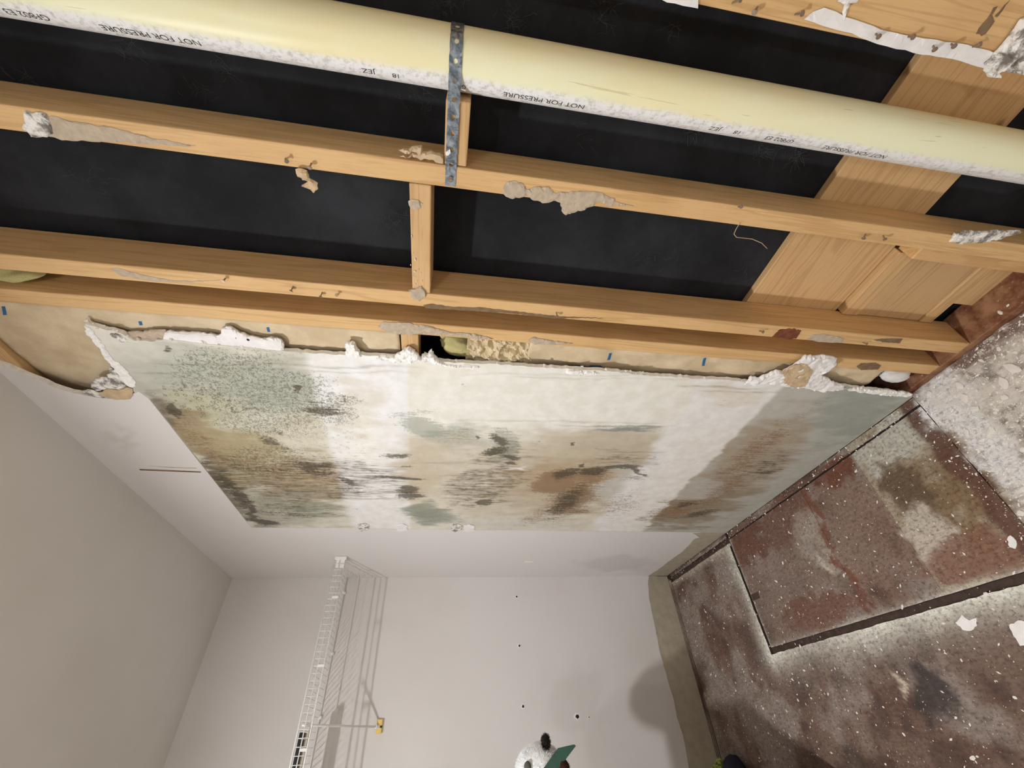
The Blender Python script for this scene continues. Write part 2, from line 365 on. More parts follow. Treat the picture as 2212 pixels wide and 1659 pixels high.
# ------------------------------------------------------------------ tints (stains that sit in the surfaces)
def El(u, v, cx, cy, rx, ry, ang=0, soft=.55):
    a = math.radians(ang); du = u - cx; dv = v - cy
    d = np.sqrt(((du * math.cos(a) + dv * math.sin(a)) / rx) ** 2 + ((-du * math.sin(a) + dv * math.cos(a)) / ry) ** 2)
    return 1 - sst(1 - soft, 1 + soft, d)
def over(c, col, m, k=K, sat=1.0):
    if sat != 1: g_ = sum(col) / 3; col = tuple(g_ + (q - g_) * sat for q in col)
    m = np.clip(m, 0, 1)[:, None]; return c * (1 - m) + np.minimum(lin(col) * k, .92) * m
def bare_tint(P):
    u0, v0 = proj(P); X, Z = P[:, 0], P[:, 2]
    a = fbm(X * 26, Z * 9, 1, 5) - .5; b = fbm(X * 26 + 40, Z * 9 + 9, 5, 5) - .5
    u = u0 + a * 90; v = v0 + b * 60
    n = fbm(X * 40, Z * 14, 9, 5)
    c = np.tile(lin((222, 219, 209)) * K, (len(P), 1))
    e = lambda *q, **k: El(u, v, *q, **k)
    n2 = fbm(X * 90, Z * 22, 10, 4)
    g = lambda m: sst(.08, 1.0, m * .95 + ((n - .5) * .8 + (n2 - .5) * .7) * (m > .02)) * np.clip(m * 3, 0, 1)
    c = over(c, (230, 227, 220), e(1180, 860, 330, 80) * .8)
    c = over(c, (190, 182, 156), e(540, 960, 240, 190, soft=.7) * (.35 + .5 * n), k=1.1)
    c = over(c, (206, 196, 172), sst(930, 1000, v) * e(1150, 1050, 400, 120) * .55 * (.5 + n), k=1.1)
    for col, m in [((178, 182, 160), g(e(480, 825, 230, 75)) * .8), ((192, 194, 178), e(330, 790, 110, 60) * .6),
                   ((176, 180, 162), g(e(620, 845, 120, 65)) * .55), ((198, 194, 146), g(e(470, 890, 110, 40, 25)) * .7),
                   ((214, 212, 190), e(560, 900, 70, 30) * .6),
                   ((164, 138, 92), g(e(440, 955, 130, 42, 48)) * .95), ((188, 164, 112), g(e(560, 1000, 170, 50, 25)) * .95),
                   ((190, 164, 124), g(e(680, 1035, 130, 45)) * .8), ((112, 100, 72), g(e(480, 1060, 80, 22, 52)) * .9),
                   ((88, 82, 62), g(e(545, 1122, 46, 13, 15)) * 1.), ((128, 112, 92), g(e(355, 885, 45, 22, 55)) * .9),
                   ((165, 160, 132), g(e(610, 1095, 140, 38)) * .8), ((204, 198, 178), e(640, 1130, 110, 14) * .6)]:
        c = over(c, col, m, k=1.1, sat=.62)
    xl = 660 + (v0 - 770) * (100 / 370); xr = 880 + (v0 - 790) * .0176
    b1 = sst(-12, 14, u0 - xl + a * 16) * (1 - sst(-4, 4, u0 - xr))
    c = over(c, (241, 242, 243), b1 * .88)
    c = over(c, (242, 245, 250), b1 * e(845, 850, 55, 75) * .9)
    c = over(c, (238, 226, 218), b1 * e(790, 960, 34, 60) * .8)
    c = over(c, (205, 196, 176), g(b1 * e(770, 880, 70, 60)) * .45)
    for col, m in [((150, 156, 140), g(e(985, 945, 60, 30)) * .6),
                   ((148, 154, 134), g(e(930, 1113, 60, 16, 8)) * .9),
                   ((206, 176, 134), e(905, 1020, 50, 62) * (.55 + .4 * n)), ((206, 190, 160), e(980, 1000, 120, 60) * .6),
                   ((198, 178, 142), sst(912, 930, v + (u - 1300) * -.02) * e(1300, 990, 190, 85) * .85),
                   ((192, 160, 114), g(e(1200, 1050, 140, 60)) * .85), ((204, 190, 162), e(1120, 1095, 150, 40) * .6),
                   
                   
                   ((236, 231, 224), e(1118, 1010, 20, 6) * .9), ((202, 202, 192), e(1330, 1052, 60, 24, -25) * .8),
                   ((132, 144, 140), g(e(1350, 925, 70, 9)) * .8), ((212, 208, 196), e(1080, 1128, 160, 14) * .7)]:
        c = over(c, col, m, k=1.1, sat=.62)
    l2 = 1516 + (v0 - 826) * (-231 / 310); r2 = 1684 + (v0 - 842) * (-282 / 288)
    rt = sst(-6, 10, u0 - r2 + a * 14)
    for col, m in [((178, 180, 168), rt * .8), ((160, 167, 156), rt * g(e(1850, 880, 110, 60, -35)) * .9),
                   ((182, 162, 132), rt * g(e(1620, 1000, 150, 62, -38)) * 1.1), ((166, 148, 118), rt * g(e(1500, 1090, 120, 42, -20)) * 1.1),
                   ((198, 194, 182), rt * g(e(1500, 1055, 60, 22)) * .7)]:
        c = over(c, col, m, k=1.1, sat=.62)
    b2 = sst(-14, 12, u0 - l2 + a * 40) * (1 - sst(-6, 8, u0 - r2 + a * 30))
    c = over(c, (240, 238, 237), b2 * .88)
    c = over(c, (236, 224, 219), b2 * sst(-10, 30, u0 - l2 - 36) * sst(900, 960, v0) * .85)
    c = over(c, (214, 204, 186), g(b2 * e(1600, 850, 70, 26)) * .6)
    # single dark patches and runs
    un, vn = u0 + a * 34, v0 + b * 14; pat = np.zeros((len(P), 3))
    for q, st in [((865, 1033, 40, 3.5, 4), .8), ((883, 1058, 26, 7, 0), .8), ((884, 1074, 26, 4.5, 0), .95), ((858, 983, 30, 3.5, 0), .7), ((884, 1008, 16, 2.5, 0), .6), ((748, 1040, 19, 4.5, 15), .7),
                  ((743, 1058, 24, 5, 0), .55), ((790, 1055, 16, 6, 0), .35), ((673, 1003, 38, 4.5, 3), .8), ((662, 1012, 20, 7, 0), .7), ((690, 1020, 30, 9, 0), .5), ((583, 953, 25, 7, 20), .6), ((600, 935, 16, 4, 10), .5), ((612, 970, 22, 4, 10), .5),
                  ((1053, 1086, 16, 6, 0), .9), ((1075, 950, 16, 9, 30), .8), ((1068, 975, 26, 8, -12), .75), ((1103, 988, 20, 3, 5), .9), ((1110, 1000, 12, 3, 0), .8), ((1222, 1023, 30, 9, -20), .75), ((1278, 1018, 26, 7, -6), .9), ((1340, 1012, 40, 3.2, -4), .85), ((1380, 1018, 26, 3.0, 25), .8),
                  ((1223, 1085, 50, 15, -42), .6), ((373, 883, 15, 8, 50), .95), ((385, 895, 12, 7, 30), .7), ((643, 841, 9, 5, 10), .85), ((578, 835, 7, 4, 10), .5), ((358, 756, 6, 4, 20), .7), ((738, 863, 9, 9, 0), .4), ((700, 888, 40, 8, 4), .7), ((680, 872, 24, 8, 10), .45),
                  ((493, 1043, 32, 11, 45), .65), ((523, 1075, 30, 12, 48), .7), ((545, 1105, 9, 20, -10), .7), ((566, 1127, 34, 5, 6), .85), ((625, 1112, 70, 5, 5), .45), ((640, 1092, 50, 6, 0), .35), ((470, 1000, 60, 3, 4), .4), ((560, 1012, 70, 2.6, 4), .5), ((440, 1003, 10, 4, 0), .6),
                  ((1480, 1092, 30, 4, -12), .55), ((1510, 1110, 44, 4, -10), .6), ((1655, 1018, 24, 3, -4), .6), ((1668, 1002, 18, 3, -6), .5), ((1375, 1035, 22, 5, 0), .5), ((1370, 1010, 16, 8, 0), .4), ((1010, 925, 10, 3, 20), .35), ((1160, 955, 5, 16, 30), .3), ((1000, 830, 4, 2.5, 0), .5), ((1028, 945, 4, 3, 0), .8), ((1257, 1003, 6, 4, 0), .9), ((1240, 958, 4, 3, 0), .7), ((790, 1018, 4, 20, -20), .0)]:
        pat[:, 0] = np.maximum(pat[:, 0], El(un, vn, q[0], q[1], q[2] * 1.15, q[3] * 1.35, q[4], soft=.8) * st)
    for ch, q, st in [(1, (1200, 1042, 46, 26, -10), 1.), (1, (1240, 1075, 70, 34, -30), .75), (1, (1270, 1030, 50, 20, 0), .7), (1, (430, 950, 110, 26, 48), .45), (1, (560, 1000, 120, 30, 22), .35), (1, (690, 1020, 90, 30, 0), .4), (1, (1340, 1090, 60, 26, -20), .4), (1, (1620, 985, 120, 26, -38), .5), (1, (1560, 1060, 100, 24, -35), .5), (1, (1470, 1100, 70, 20, -15), .6), (1, (1170, 1105, 60, 16, -30), .45),
                      (2, (915, 922, 48, 20, 15), .95), (2, (890, 893, 60, 10, -8), .5), (2, (985, 940, 60, 24, 0), .45), (2, (1085, 962, 34, 36, 20), .8), (2, (935, 1113, 62, 15, 8), .7), (2, (1350, 925, 70, 8, 2), .6), (2, (470, 835, 150, 40, 10), .3), (2, (600, 850, 110, 36, 5), .42), (2, (700, 880, 50, 18, 0), .5), (2, (650, 1100, 120, 20, 3), .5), (2, (410, 800, 90, 30, 0), .35), (2, (1760, 880, 90, 12, -35), .4)]:
        pat[:, ch] = np.maximum(pat[:, ch], El(un, vn, *q, soft=.85) * st)
    for yy, x0, x1, st in [(786, 330, 900, .35), (798, 480, 900, .25), (805, 300, 420, .3), (826, 290, 420, .3), (842, 290, 400, .25), (806, 1000, 1500, .2), (815, 1100, 1700, .2), (908, 1010, 1420, .25), (918, 1200, 1440, .35), (1005, 520, 740, .45), (1014, 760, 860, .5), (1028, 740, 880, .5), (1041, 780, 880, .45), (1063, 700, 900, .55), (1076, 660, 860, .4), (1050, 960, 1110, .6), (1058, 970, 1120, .55), (1068, 960, 1120, .6), (1078, 950, 1110, .45), (1036, 980, 1100, .6), (1026, 960, 1060, .55), (985, 1060, 1160, .5), (1000, 900, 1000, .3), (836, 1470, 1640, .45), (846, 1520, 1680, .4), (990, 1300, 1400, .45), (1000, 1270, 1400, .4), (975, 1310, 1420, .35)]:
        ln = np.exp(-((v0 + b * 10 + a * 8 - yy - (u0 - x0) * .012) / 1.5) ** 2) * sst(x0 - 20, x0 + 20, u0) * (1 - sst(x1 - 30, x1 + 30, u0))
        c = over(c, (110, 94, 72), ln * st * (.3 + 1.2 * n2))
    # mould densities: speckle, run streaks, rings
    R = 1.0 * e(480, 850, 190, 70) + .9 * e(620, 875, 150, 60) + .6 * e(560, 790, 210, 55) + .75 * e(640, 950, 150, 75) + .5 * e(520, 1050, 160, 80) + .9 * e(700, 890, 62, 26) + .45 * e(560, 985, 120, 50) + .6 * e(560, 1100, 110, 32) + 1.2 * e(368, 888, 28, 14) + .35 * e(770, 870, 70, 60) + .3 * e(480, 760, 160, 30) + .5 * e(1085, 962, 30, 36) + .45 * e(915, 922, 52, 26) + .3 * e(1200, 1060, 120, 50)
    G = .75 * e(820, 1020, 85, 65) + .55 * e(600, 1050, 200, 80) + .4 * e(1200, 1020, 200, 80) + .55 * e(862, 1062, 45, 28) + 1.15 * e(1025, 1050, 78, 46) + .5 * e(500, 1000, 150, 30, 20) + .7 * e(690, 1010, 70, 26) + .55 * e(650, 1040, 120, 40) + .7 * e(490, 1060, 70, 26, 45) + .6 * e(1330, 1000, 80, 26) + 1.0 * e(1235, 1085, 52, 28, -35) + .5 * e(1100, 1000, 70, 40) + .65 * e(1450, 1105, 80, 26, -20) + .5 * e(1650, 1010, 110, 34, -35) + .45 * e(1590, 860, 50, 18) + .55 * e(650, 1110, 110, 25) + .7 * e(1085, 965, 34, 34) + .35 * b2 + .3 * rt + .25
    B = 1.0 * e(430, 862, 85, 36, 15) + .55 * e(600, 880, 150, 46) + .35 * e(700, 950, 90, 60)
    inten = .55 + .9 * fbm(X * 12, Z * 5, 12, 4)
    return c, np.stack([np.clip(R * inten, 0, 1.4), np.clip(G * inten, 0, 1.4), np.clip(B * inten, 0, 1)], 1), pat
def wall_tint(P):
    u, v = proj(P); X, Z = P[:, 0], P[:, 2]; a = fbm(X * 12, Z * 12, 2, 4) - .5
    c = np.tile(lin((214, 210, 208)) * K, (len(P), 1))
    c = over(c, (190, 186, 184), El(u + a * 60, v + a * 30, 1330, 1216, 75, 17, 0, .35) * .55)
    c = over(c, (176, 170, 160), El(u + a * 50, v + a * 50, 260, 945, 45, 26, 40) * (fbm(X * 60, Z * 60, 4, 3) > .5) * .35)
    return c, np.zeros((len(P), 3))
def floor_tint(P):
    u0, v0 = proj(P); X, Y = P[:, 0], P[:, 1]
    a = fbm(X * 14, Y * 14, 1, 5) - .5; b = fbm(X * 14 + 20, Y * 14 + 5, 6, 5) - .5; n = fbm(X * 22, Y * 22, 9, 5); n2 = fbm(X * 60, Y * 60, 4, 4)
    x = X + a * .09; y = Y + b * .09; k = 1.42
    c = np.tile(lin((104, 84, 73)) * k, (len(P), 1))
    e = lambda *q, **kw: El(x, y, *q, **kw)
    g = lambda m: sst(.25, .8, m * .9 + ((n - .5) * 1.1 + (n2 - .5) * .7) * (m > .02)) * np.clip(m * 3, 0, 1)
    ov = lambda c, col, m: over(c, tuple(np.array(col) * (1.0, .985, .95)), m, k, .72)
    c = ov(c, (96, 66, 52), sst(.45, .62, fbm(X * 7, Y * 10, 3, 5)) * .75)
    c = ov(c, (70, 50, 44), sst(.52, .66, fbm(X * 16 + 2, Y * 16, 5, 5)) * .6)
    c = ov(c, (146, 134, 126), sst(.42, .62, fbm(X * 7 + 4, Y * 7, 7, 5)) * (.4 + .7 * n2) * .85)
    ins = (Y > -.49) * (X > .67) * 1.0
    for col, m in [((134, 116, 106), ins * e(.92, -.30, .26, .22) * .6), ((106, 62, 46), ins * g(e(.80, -.10, .15, .08)) * .9), ((112, 74, 60), ins * g(e(1.05, -.10, .16, .09)) * .8),
                   ((192, 186, 172), ins * g(e(1.17, -.28, .06, .04)) * .7), ((166, 160, 150), ins * g(e(1.13, -.20, .09, .10)) * .5),
                   ((128, 100, 86), ins * g(e(1.33, -.25, .16, .22)) * .85), ((120, 66, 46), ins * g(e(1.20, -.25, .012, .3)) * .9),
                   ((112, 60, 42), ins * g(e(1.40, -.06, .14, .04)) * 1.), ((112, 66, 50), ins * g(e(1.02, -.42, .2, .06)) * .8),
                   ((160, 146, 122), ins * sst(1.458, 1.462, X) * .85), ((124, 98, 66), ins * sst(1.458, 1.462, X) * g(e(1.60, -.26, .14, .16)) * 1.0),
                   ((92, 70, 48), ins * sst(1.458, 1.462, X) * g(e(1.54, -.20, .07, .10)) * .8), ((172, 172, 162), ins * sst(1.45, 1.47, x) * g(e(1.60, -.08, .14, .07)) * 1.1),
                   ((182, 172, 158), ins * sst(1.45, 1.47, x) * g(e(1.52, -.36, .07, .12)) * .9), ((128, 82, 60), ins * g(e(1.60, -.43, .16, .05)) * .9),
                   ((96, 56, 42), ins * sst(1.672, 1.69, X + a * .05) * (1 - sst(1.73, 1.745, X + a * .05)) * .9)]:
        c = ov(c, col, m)
    deb = sst(1.735, 1.765, X + a * .08) * sst(-.80, -.45, Y + b * .25)
    c = ov(c, (182, 177, 172), deb * .85); c = ov(c, (112, 104, 100), deb * sst(.46, .62, fbm(X * 16, Y * 16, 4, 5)) * .75); c = ov(c, (206, 202, 198), deb * sst(.5, .65, fbm(X * 30, Y * 30, 8, 4)) * .7)
    c = ov(c, (104, 62, 46), sst(1.72, 1.80, X) * sst(-.045, .0, Y + b * .08) * .85)
    c = ov(c, (224, 222, 220), g(e(1.80, -.07, .08, .08) + e(1.79, -.22, .05, .12)) * .9)
    # pale overspray left along both sides of the removed partition
    d1 = np.where(Y > -.52, np.abs(X - .671), np.hypot(X - .671, Y + .52)); d1o = np.where(X < .671, 1, .20)
    d2 = np.where(X > .671, np.abs(Y + .491), np.hypot(X - .671, Y + .491)); d2o = np.where(Y < -.491, 1, .22)
    h1 = np.exp(-((d1 / d1o) / .042) ** 1.3); h2 = np.exp(-((d2 / d2o) / .052) ** 1.3)
    hal = np.maximum(h1, h2) * (Y < -.03) * (.35 + 1.1 * fbm(X * 6, Y * 6, 11, 4)) * (.7 + .6 * n2)
    c = over(c, (226, 217, 199), hal * 1.1, k)
    c = ov(c, (190, 180, 164), (1 - sst(.0, .045, np.abs(Y + .045) + (X > .68) * .5)) * .6 * (.5 + n))
    c = ov(c, (44, 38, 40), g(El(x, y, 1.25, -.69, .075, .06, soft=.8)) * .85)
    c = ov(c, (196, 182, 160), El(x, y, 1.165, -.655, .012, .03, soft=.3) * .8)
    c = ov(c, (62, 44, 34), g(El(x, y, .90, -.86, .14, .06)) * .7)
    R = .10 + .50 * deb + .42 * hal + .34 * (n - .2) + .30 * sst(.46, .7, fbm(X * 5, Y * 5, 13, 4))
    return c, np.stack([np.clip(R, 0, 1), n * 0, n * 0], 1)

def slab(name, loop, step, to3, thick, mats, tint=None, parent=None, keep=None, **kw):
    """a board with an arbitrary outline: front face triangulated on a fine grid, ragged edge, back"""
    pts = [Vector(p) for p in loop]; nb = len(pts); us = [p[0] for p in loop]; vs_ = [p[1] for p in loop]
    u0, u1, v0, v1 = min(us), max(us), min(vs_), max(vs_)
    if step:
        nu = int((u1 - u0) / step); nv = int((v1 - v0) / step)
        for i in range(1, nu):
            for j in range(1, nv): pts.append(Vector((u0 + (u1 - u0) * i / nu, v0 + (v1 - v0) * j / nv)))
    r = geometry.delaunay_2d_cdt(pts, [(i, (i + 1) % nb) for i in range(nb)], [], 0, 1e-5, False)
    V, F = r[0], inside(r[0], r[2], loop); used = sorted({i for f in F for i in f}); mp = {q: i for i, q in enumerate(used)}
    F = [tuple(mp[i] for i in f) for f in F]; P = np.array([to3(V[q].x, V[q].y) for q in used])
    mb = MB(); mb.add(P, F, 0); E_ = {(f[i], f[(i + 1) % len(f)]) for f in F for i in range(len(f))}
    bl = [e for e in E_ if (e[1], e[0]) not in E_]; back = {}
    for e in bl:
        for q in e:
            if q not in back: back[q] = len(mb.v); mb.v.append(tuple(P[q] + np.array(thick)))
    for a, b in bl: mb.f.append((a, b, back[b], back[a])); mb.mi.append(1 if len(mats) > 1 else 0)
    o = mb.build(name, mats, parent, **kw); recalc(o)
    if tint:
        Q = np.array(mb.v); r_ = tint(Q)
        for nm, d in zip(('tint', 'mould', 'patches'), r_):
            at = o.data.color_attributes.new(nm, 'FLOAT_COLOR', 'POINT'); arr = np.ones((len(Q), 4), np.float32); arr[:, :3] = d
            at.data.foreach_set('color', arr.ravel())
    return o

def link(o, parent=None, label=None, cat=None, group=None, kind=None):
    COL.objects.link(o)
    if parent:
        o.parent = parent; o.matrix_parent_inverse = Matrix.Translation(parent.location).inverted()
    if label: o['label'] = label
    if cat: o['category'] = cat
    if group: o['group'] = group
    if kind: o['kind'] = kind
    return o
def rag(pts, step, amp, seed=0):
    rnd = random.Random(seed); out = [pts[0]]
    for a, b in zip(pts, pts[1:]):
        L = math.hypot(b[0] - a[0], b[1] - a[1]); k = max(1, int(L / step))
        for j in range(1, k + 1):
            t = j / k; d = (rnd.random() - .5) * 2 * amp * (rnd.random() < .75)
            out.append((a[0] + (b[0] - a[0]) * t - (b[1] - a[1]) / (L + 1e-9) * d, a[1] + (b[1] - a[1]) * t + (b[0] - a[0]) / (L + 1e-9) * d))
    return out

# ================================================================== the room
YS, YB, YF = .0127, .1027, .1217           # stud front, stud back, black felt
RX, RY, RZ = 4.3, -2.9, 2.44
CX = lambda *p: [A(*q) for q in p]
# ceiling and the two walls out of view
MB().box(-.15, RX + .15, RY - .15, .16, RZ, RZ + .1).build('ceiling', M['ceil'], kind='structure', label='white painted ceiling over the mouldy corner')
MB().box(RX, RX + .12, RY, .16, 0, RZ).build('wall_right', M['paint'], kind='structure', label='white painted wall opposite the wire shelf')
MB().box(0, RX, RY - .12, RY, 0, RZ).build('wall_front', M['paint'], kind='structure', label='white painted wall behind the camera')

# left wall: paint above, bare strip where the baseboard was
Bp = lambda px, py: (float(on(px, py, 0, 0.)[1]), float(on(px, py, 0, 0.)[2]))
edge = rag([(0.0, .118)] + [Bp(*q) for q in [(1400, 1262), (1403, 1300), (1412, 1340), (1426, 1410), (1440, 1462), (1455, 1510), (1462, 1550), (1478, 1600), (1488, 1659)]] + [(-1.4, .15), (RY, .15)], .02, .003, 3)
wl = slab('wall_left', [(RY, RZ), (0, RZ)] + edge, .05, lambda u, v: (0, u, v), (-.0127, 0, 0), [M['paint'], M['gyps']], None, kind='structure', label='white painted left wall carrying the wire shelf')
MB().box(-.014, -.0015, RY, .0, 0, .30).build('bare_strip', M['strip'], wl, label='unpainted strip left by the removed baseboard')
for i, (px, py, r) in enumerate([(1116, 1289, .0048), (1122, 1395, .0052), (1130, 1526, .0055), (1247, 1548, .0085), (1272, 1549, .003)]):
    p = on(px, py, 0, 0.); mb = MB(); n = 14; rnd = random.Random(i)
    ring = [(rnd.uniform(.85, 1.25)) for _ in range(n)]
    for (ra, xx) in ((1.9, .0004), (1.25, .0022), (.95, .0016)):
        mb.v += [(xx, float(p[1]) + r * ra * q * math.cos(6.283 * k / n), float(p[2]) + r * ra * q * math.sin(6.283 * k / n)) for k, q in enumerate(ring)]
    for a in range(2):
        for k in range(n): mb.f.append((a * n + k, a * n + (k + 1) % n, (a + 1) * n + (k + 1) % n, (a + 1) * n + k)); mb.mi.append(0)
    mb.f.append(tuple(2 * n + k for k in range(n))); mb.mi.append(1)
    recalc(mb.build('screw_hole', [M['gyps'], M['black']], wl, label='dark screw hole with a chipped white rim'))

# back wall: painted board with the corner torn off, bare mouldy board below it
pe = rag([(0, .125)] + CX((1425, 1228), (1452, 1207), (1470, 1195), (1488, 1178), (1500, 1164), (1511, 1161), (1503, 1155), (1492, 1151.5)), .012, .0025, 5)
hole = rag(CX((322, 862), (300, 846), (288, 852), (262, 862), (225, 861), (180, 853), (140, 845), (100, 829), (60, 812), (30, 800), (0, 788), (-60, 765)) + [(1.74, 2.44)], .012, .0025, 6)
wb = slab('wall_back', pe + [(.678, .14), (.678, 2.152)] + hole + [(0, RZ)], .02, lambda u, v: (u, 0, v), (0, YS - .0005, 0), [M['tintpaint'], M['gyps']], wall_tint, kind='structure', label='white painted back wall framing the bare mouldy board')
torn = CX((1968, 853), (1930, 848), (1880, 842), (1830, 836), (1800, 831), (1760, 829), (1700, 826), (1640, 827), (1580, 822), (1500, 818), (1400, 811), (1300, 801), (1200, 796), (1150, 793), (1100, 789), (1040, 786), (1000, 785), (960, 781), (930, 779), (900, 776), (870, 773), (840, 771), (800, 769), (760, 766), (700, 765), (650, 762), (600, 758), (520, 750), (440, 743), (370, 735), (325, 738), (290, 736), (262, 722), (240, 716), (205, 707), (182, 700))
side = CX((182, 700), (205, 735), (230, 772), (258, 808), (285, 843), (305, 858), (322, 863))
bare_loop = [(.6785, .002), (1.735, .002)] + rag(torn, .009, .0028, 8) + rag(side, .01, .0025, 9)[1:] + [(.6785, 2.1515)]
bd = slab('bare_drywall', bare_loop, .0048, lambda u, v: (u, .0009, v), (0, YS - .0015, 0), [M['bare'], M['gyps']], bare_tint, wb, label='bare drywall covered in green, brown and black mould')
MB().box(.001, .6785, .0018, YS, 0, .26).build('bare_strip', M['strip'], wb, label='unpainted strip above the floor')
MB().box(2.60, RX, 0, YS, 0, RZ).build('painted_board', M['paint'], wb)
# little things in the painted strip
def px_box(name, px, py, wx, wz, th, mat, parent, y=0., c=.001, **kw):
    x, z = A(px, py, y); return MB().box(x - wx / 2, x + wx / 2, y - th, y, z - wz / 2, z + wz / 2, 0, c).build(name, mat, parent, **kw)
px_box('wall_plug', 1142, 1213, .007, .045, .004, M['gyps'], wb, label='white plastic wall plug')
for i, (px, py) in enumerate([(785, 1139), (868, 1140), (985, 1140), (1013, 1141)]):
    patch('torn_paint', [(px - 12, py - 6), (px + 2, py - 9), (px + 13, py - 5), (px + 11, py + 5), (px - 4, py + 9), (px - 11, py + 4)], -.0003, .002, M['whitepaper' if i % 2 else 'scrap'], wb, .005, .003, i + 20)

patch('scratch', [(300, 1013), (370, 1015.5), (434, 1018.5), (434, 1021), (370, 1018.5), (303, 1016)], -.0001, .0006, M['darkglue'], wb, .02, .0003, 29)
patch('scratch', [(318, 1006), (370, 1009), (424, 1010.5), (424, 1012), (370, 1010.5)], -.0001, .0004, M['brown'], wb, .02, .0003, 30)
# torn paper, gypsum rims and broken strip along the tear
c4 = lambda pts: [(180 + x / 3.95, 640 + y / 3.95) for x, y in pts]
patch('torn_rim', c4([(5, 245), (60, 268), (120, 340), (185, 430), (240, 520), (340, 595), (420, 690), (455, 765), (380, 765), (300, 665), (240, 595), (160, 470), (80, 380), (25, 310)]), .0006, .002, M['gyps'], wb, .006, .003, 31, .003)
patch('torn_rim', c4([(60, 770), (100, 700), (200, 690), (240, 600), (300, 610), (370, 700), (390, 770), (300, 790), (200, 790), (120, 800)]), .006, .004, M['scrap'], wb, .006, .003, 32, .004, label='chalky torn gypsum under the missing corner')
patch('torn_paper', c4([(120, 830), (215, 790), (300, 800), (380, 775), (425, 790), (428, 840), (395, 875), (300, 882), (215, 865)]), -.0002, .0022, M['tanpaper'], wb, .006, .002, 33, label='tan torn paper below the missing corner')
patch('torn_paper', c4([(0, 800), (0, 830), (60, 850), (130, 860), (215, 868), (200, 830), (120, 815), (60, 795)]), -.0002, .002, M['scrap'], wb, .006, .003, 34)
patch('broken_strip', c4([(690, 345), (720, 290), (880, 300), (1060, 308), (1165, 322), (1185, 255), (1230, 245), (1300, 275), (1420, 335), (1560, 350), (1660, 345), (1705, 385), (1735, 470), (1650, 466), (1500, 452), (1300, 432), (1150, 412), (900, 388), (720, 372)]), .010, .007, M['whitepaper'], wb, .006, .003, 35, .002, M['scrap'], label='loose white strip of broken drywall with two nail holes')
patch('torn_paper', c4([(370, 310), (480, 295), (600, 282), (700, 280), (715, 300), (700, 370), (600, 380), (500, 390), (440, 360)]), .012, .004, M['brown'], wb, .006, .003, 36, .004)
patch('torn_paper', c4([(205, 290), (330, 320), (400, 380), (470, 395), (330, 385), (260, 340)]), .004, .004, M['scrap'], wb, .006, .003, 37, .004)
for px, py in [(512, 730.5), (536, 734)]:
    x, z = A(px, py, .003); MB().tube([(x, .0035, z), (x, .0024, z)], .0032, 10).build('nail_hole', M['black'], wb)
c5 = lambda pts: [(700 + x / 5.53, 640 + y / 5.53) for x, y in pts]
for i, (q, y, lu) in enumerate([([(255, 535), (340, 528), (390, 590), (420, 640), (460, 690), (420, 700), (330, 695), (245, 690), (280, 640), (260, 600)], .006, .008),
                                ([(600, 720), (700, 680), (850, 700), (920, 650), (960, 610), (1010, 595), (1060, 620), (1100, 660), (1130, 700), (1170, 745), (1000, 770), (850, 760), (700, 735)], .006, .014),
                                ([(1170, 690), (1200, 660), (1240, 680), (1285, 625), (1310, 660), (1350, 720), (1440, 780), (1460, 800), (1350, 790), (1200, 750)], .006, .014),
                                ([(1360, 790), (1450, 800), (1560, 810), (1700, 805), (1850, 825), (1840, 850), (1600, 840), (1400, 815)], .004, .005)]):
    patch('gypsum_chunk', c5(q), y, .008, M['gyps'], wb, .005, .003, 40 + i, lu, label='broken white gypsum at the torn edge')
c6 = lambda pts: [(1472 + x / 2.99, 500 + y / 2.99) for x, y in pts]
patch('paper_flap', c6([(400, 985), (450, 930), (500, 940), (610, 890), (650, 900), (720, 860), (800, 795), (860, 800), (910, 790), (1000, 815), (970, 880), (905, 915), (960, 960), (1030, 980), (1060, 1010), (900, 1030), (800, 1010), (640, 990), (560, 980)]), .004, .006, M['whitepaper'], wb, .006, .003, 50, .012, label='white torn paper flap curling over the studs')
patch('torn_paper', c6([(640, 910), (720, 865), (800, 850), (850, 900), (800, 1000), (720, 1005), (660, 975)]), -.004, .002, M['tanpaper'], wb, .006, .002, 51, .006)
patch('gypsum_chunk', c6([(1060, 1015), (1150, 1005), (1300, 1020), (1420, 1030), (1490, 1045), (1480, 1062), (1300, 1050), (1150, 1035)]), .003, .006, M['gyps'], wb, .005, .003, 52, .008)
patch('gypsum_chunk', [(1222, 803), (1228, 797), (1248, 797), (1262, 802), (1282, 800), (1296, 806), (1260, 808)], .003, .006, M['gyps'], wb, .005, .003, 53, .008)
# crumbs hanging along the tear (few shared shapes)
def crumb_mesh(seed, flat=.6):
    rnd = random.Random(seed); bm = bmesh.new(); bmesh.ops.create_icosphere(bm, subdivisions=1, radius=1)
    for q in bm.verts: q.co *= rnd.uniform(.6, 1.3); q.co.z *= flat
    me = bpy.data.meshes.new('crumb'); bm.to_mesh(me); bm.free(); me.materials.append(M['crumb']); return me
CM = [crumb_mesh(i, .35 + .15 * (i % 3)) for i in range(7)]
rnd = random.Random(4)
for i in range(70):
    t = rnd.random() * (len(torn) - 1.01); k = int(t); a, b = torn[k], torn[k + 1]; t -= k
    o = bpy.data.objects.new('gypsum_crumb', CM[i % 7]); link(o, wb); s = rnd.uniform(.0022, .0062)
    o.location = (a[0] + (b[0] - a[0]) * t + rnd.uniform(-.002, .004), rnd.uniform(.001, .009), a[1] + (b[1] - a[1]) * t)
    o.scale = (s, s, s * rnd.uniform(.8, 2)); o.rotation_euler = (rnd.random() * 6, rnd.random() * 6, rnd.random() * 6)

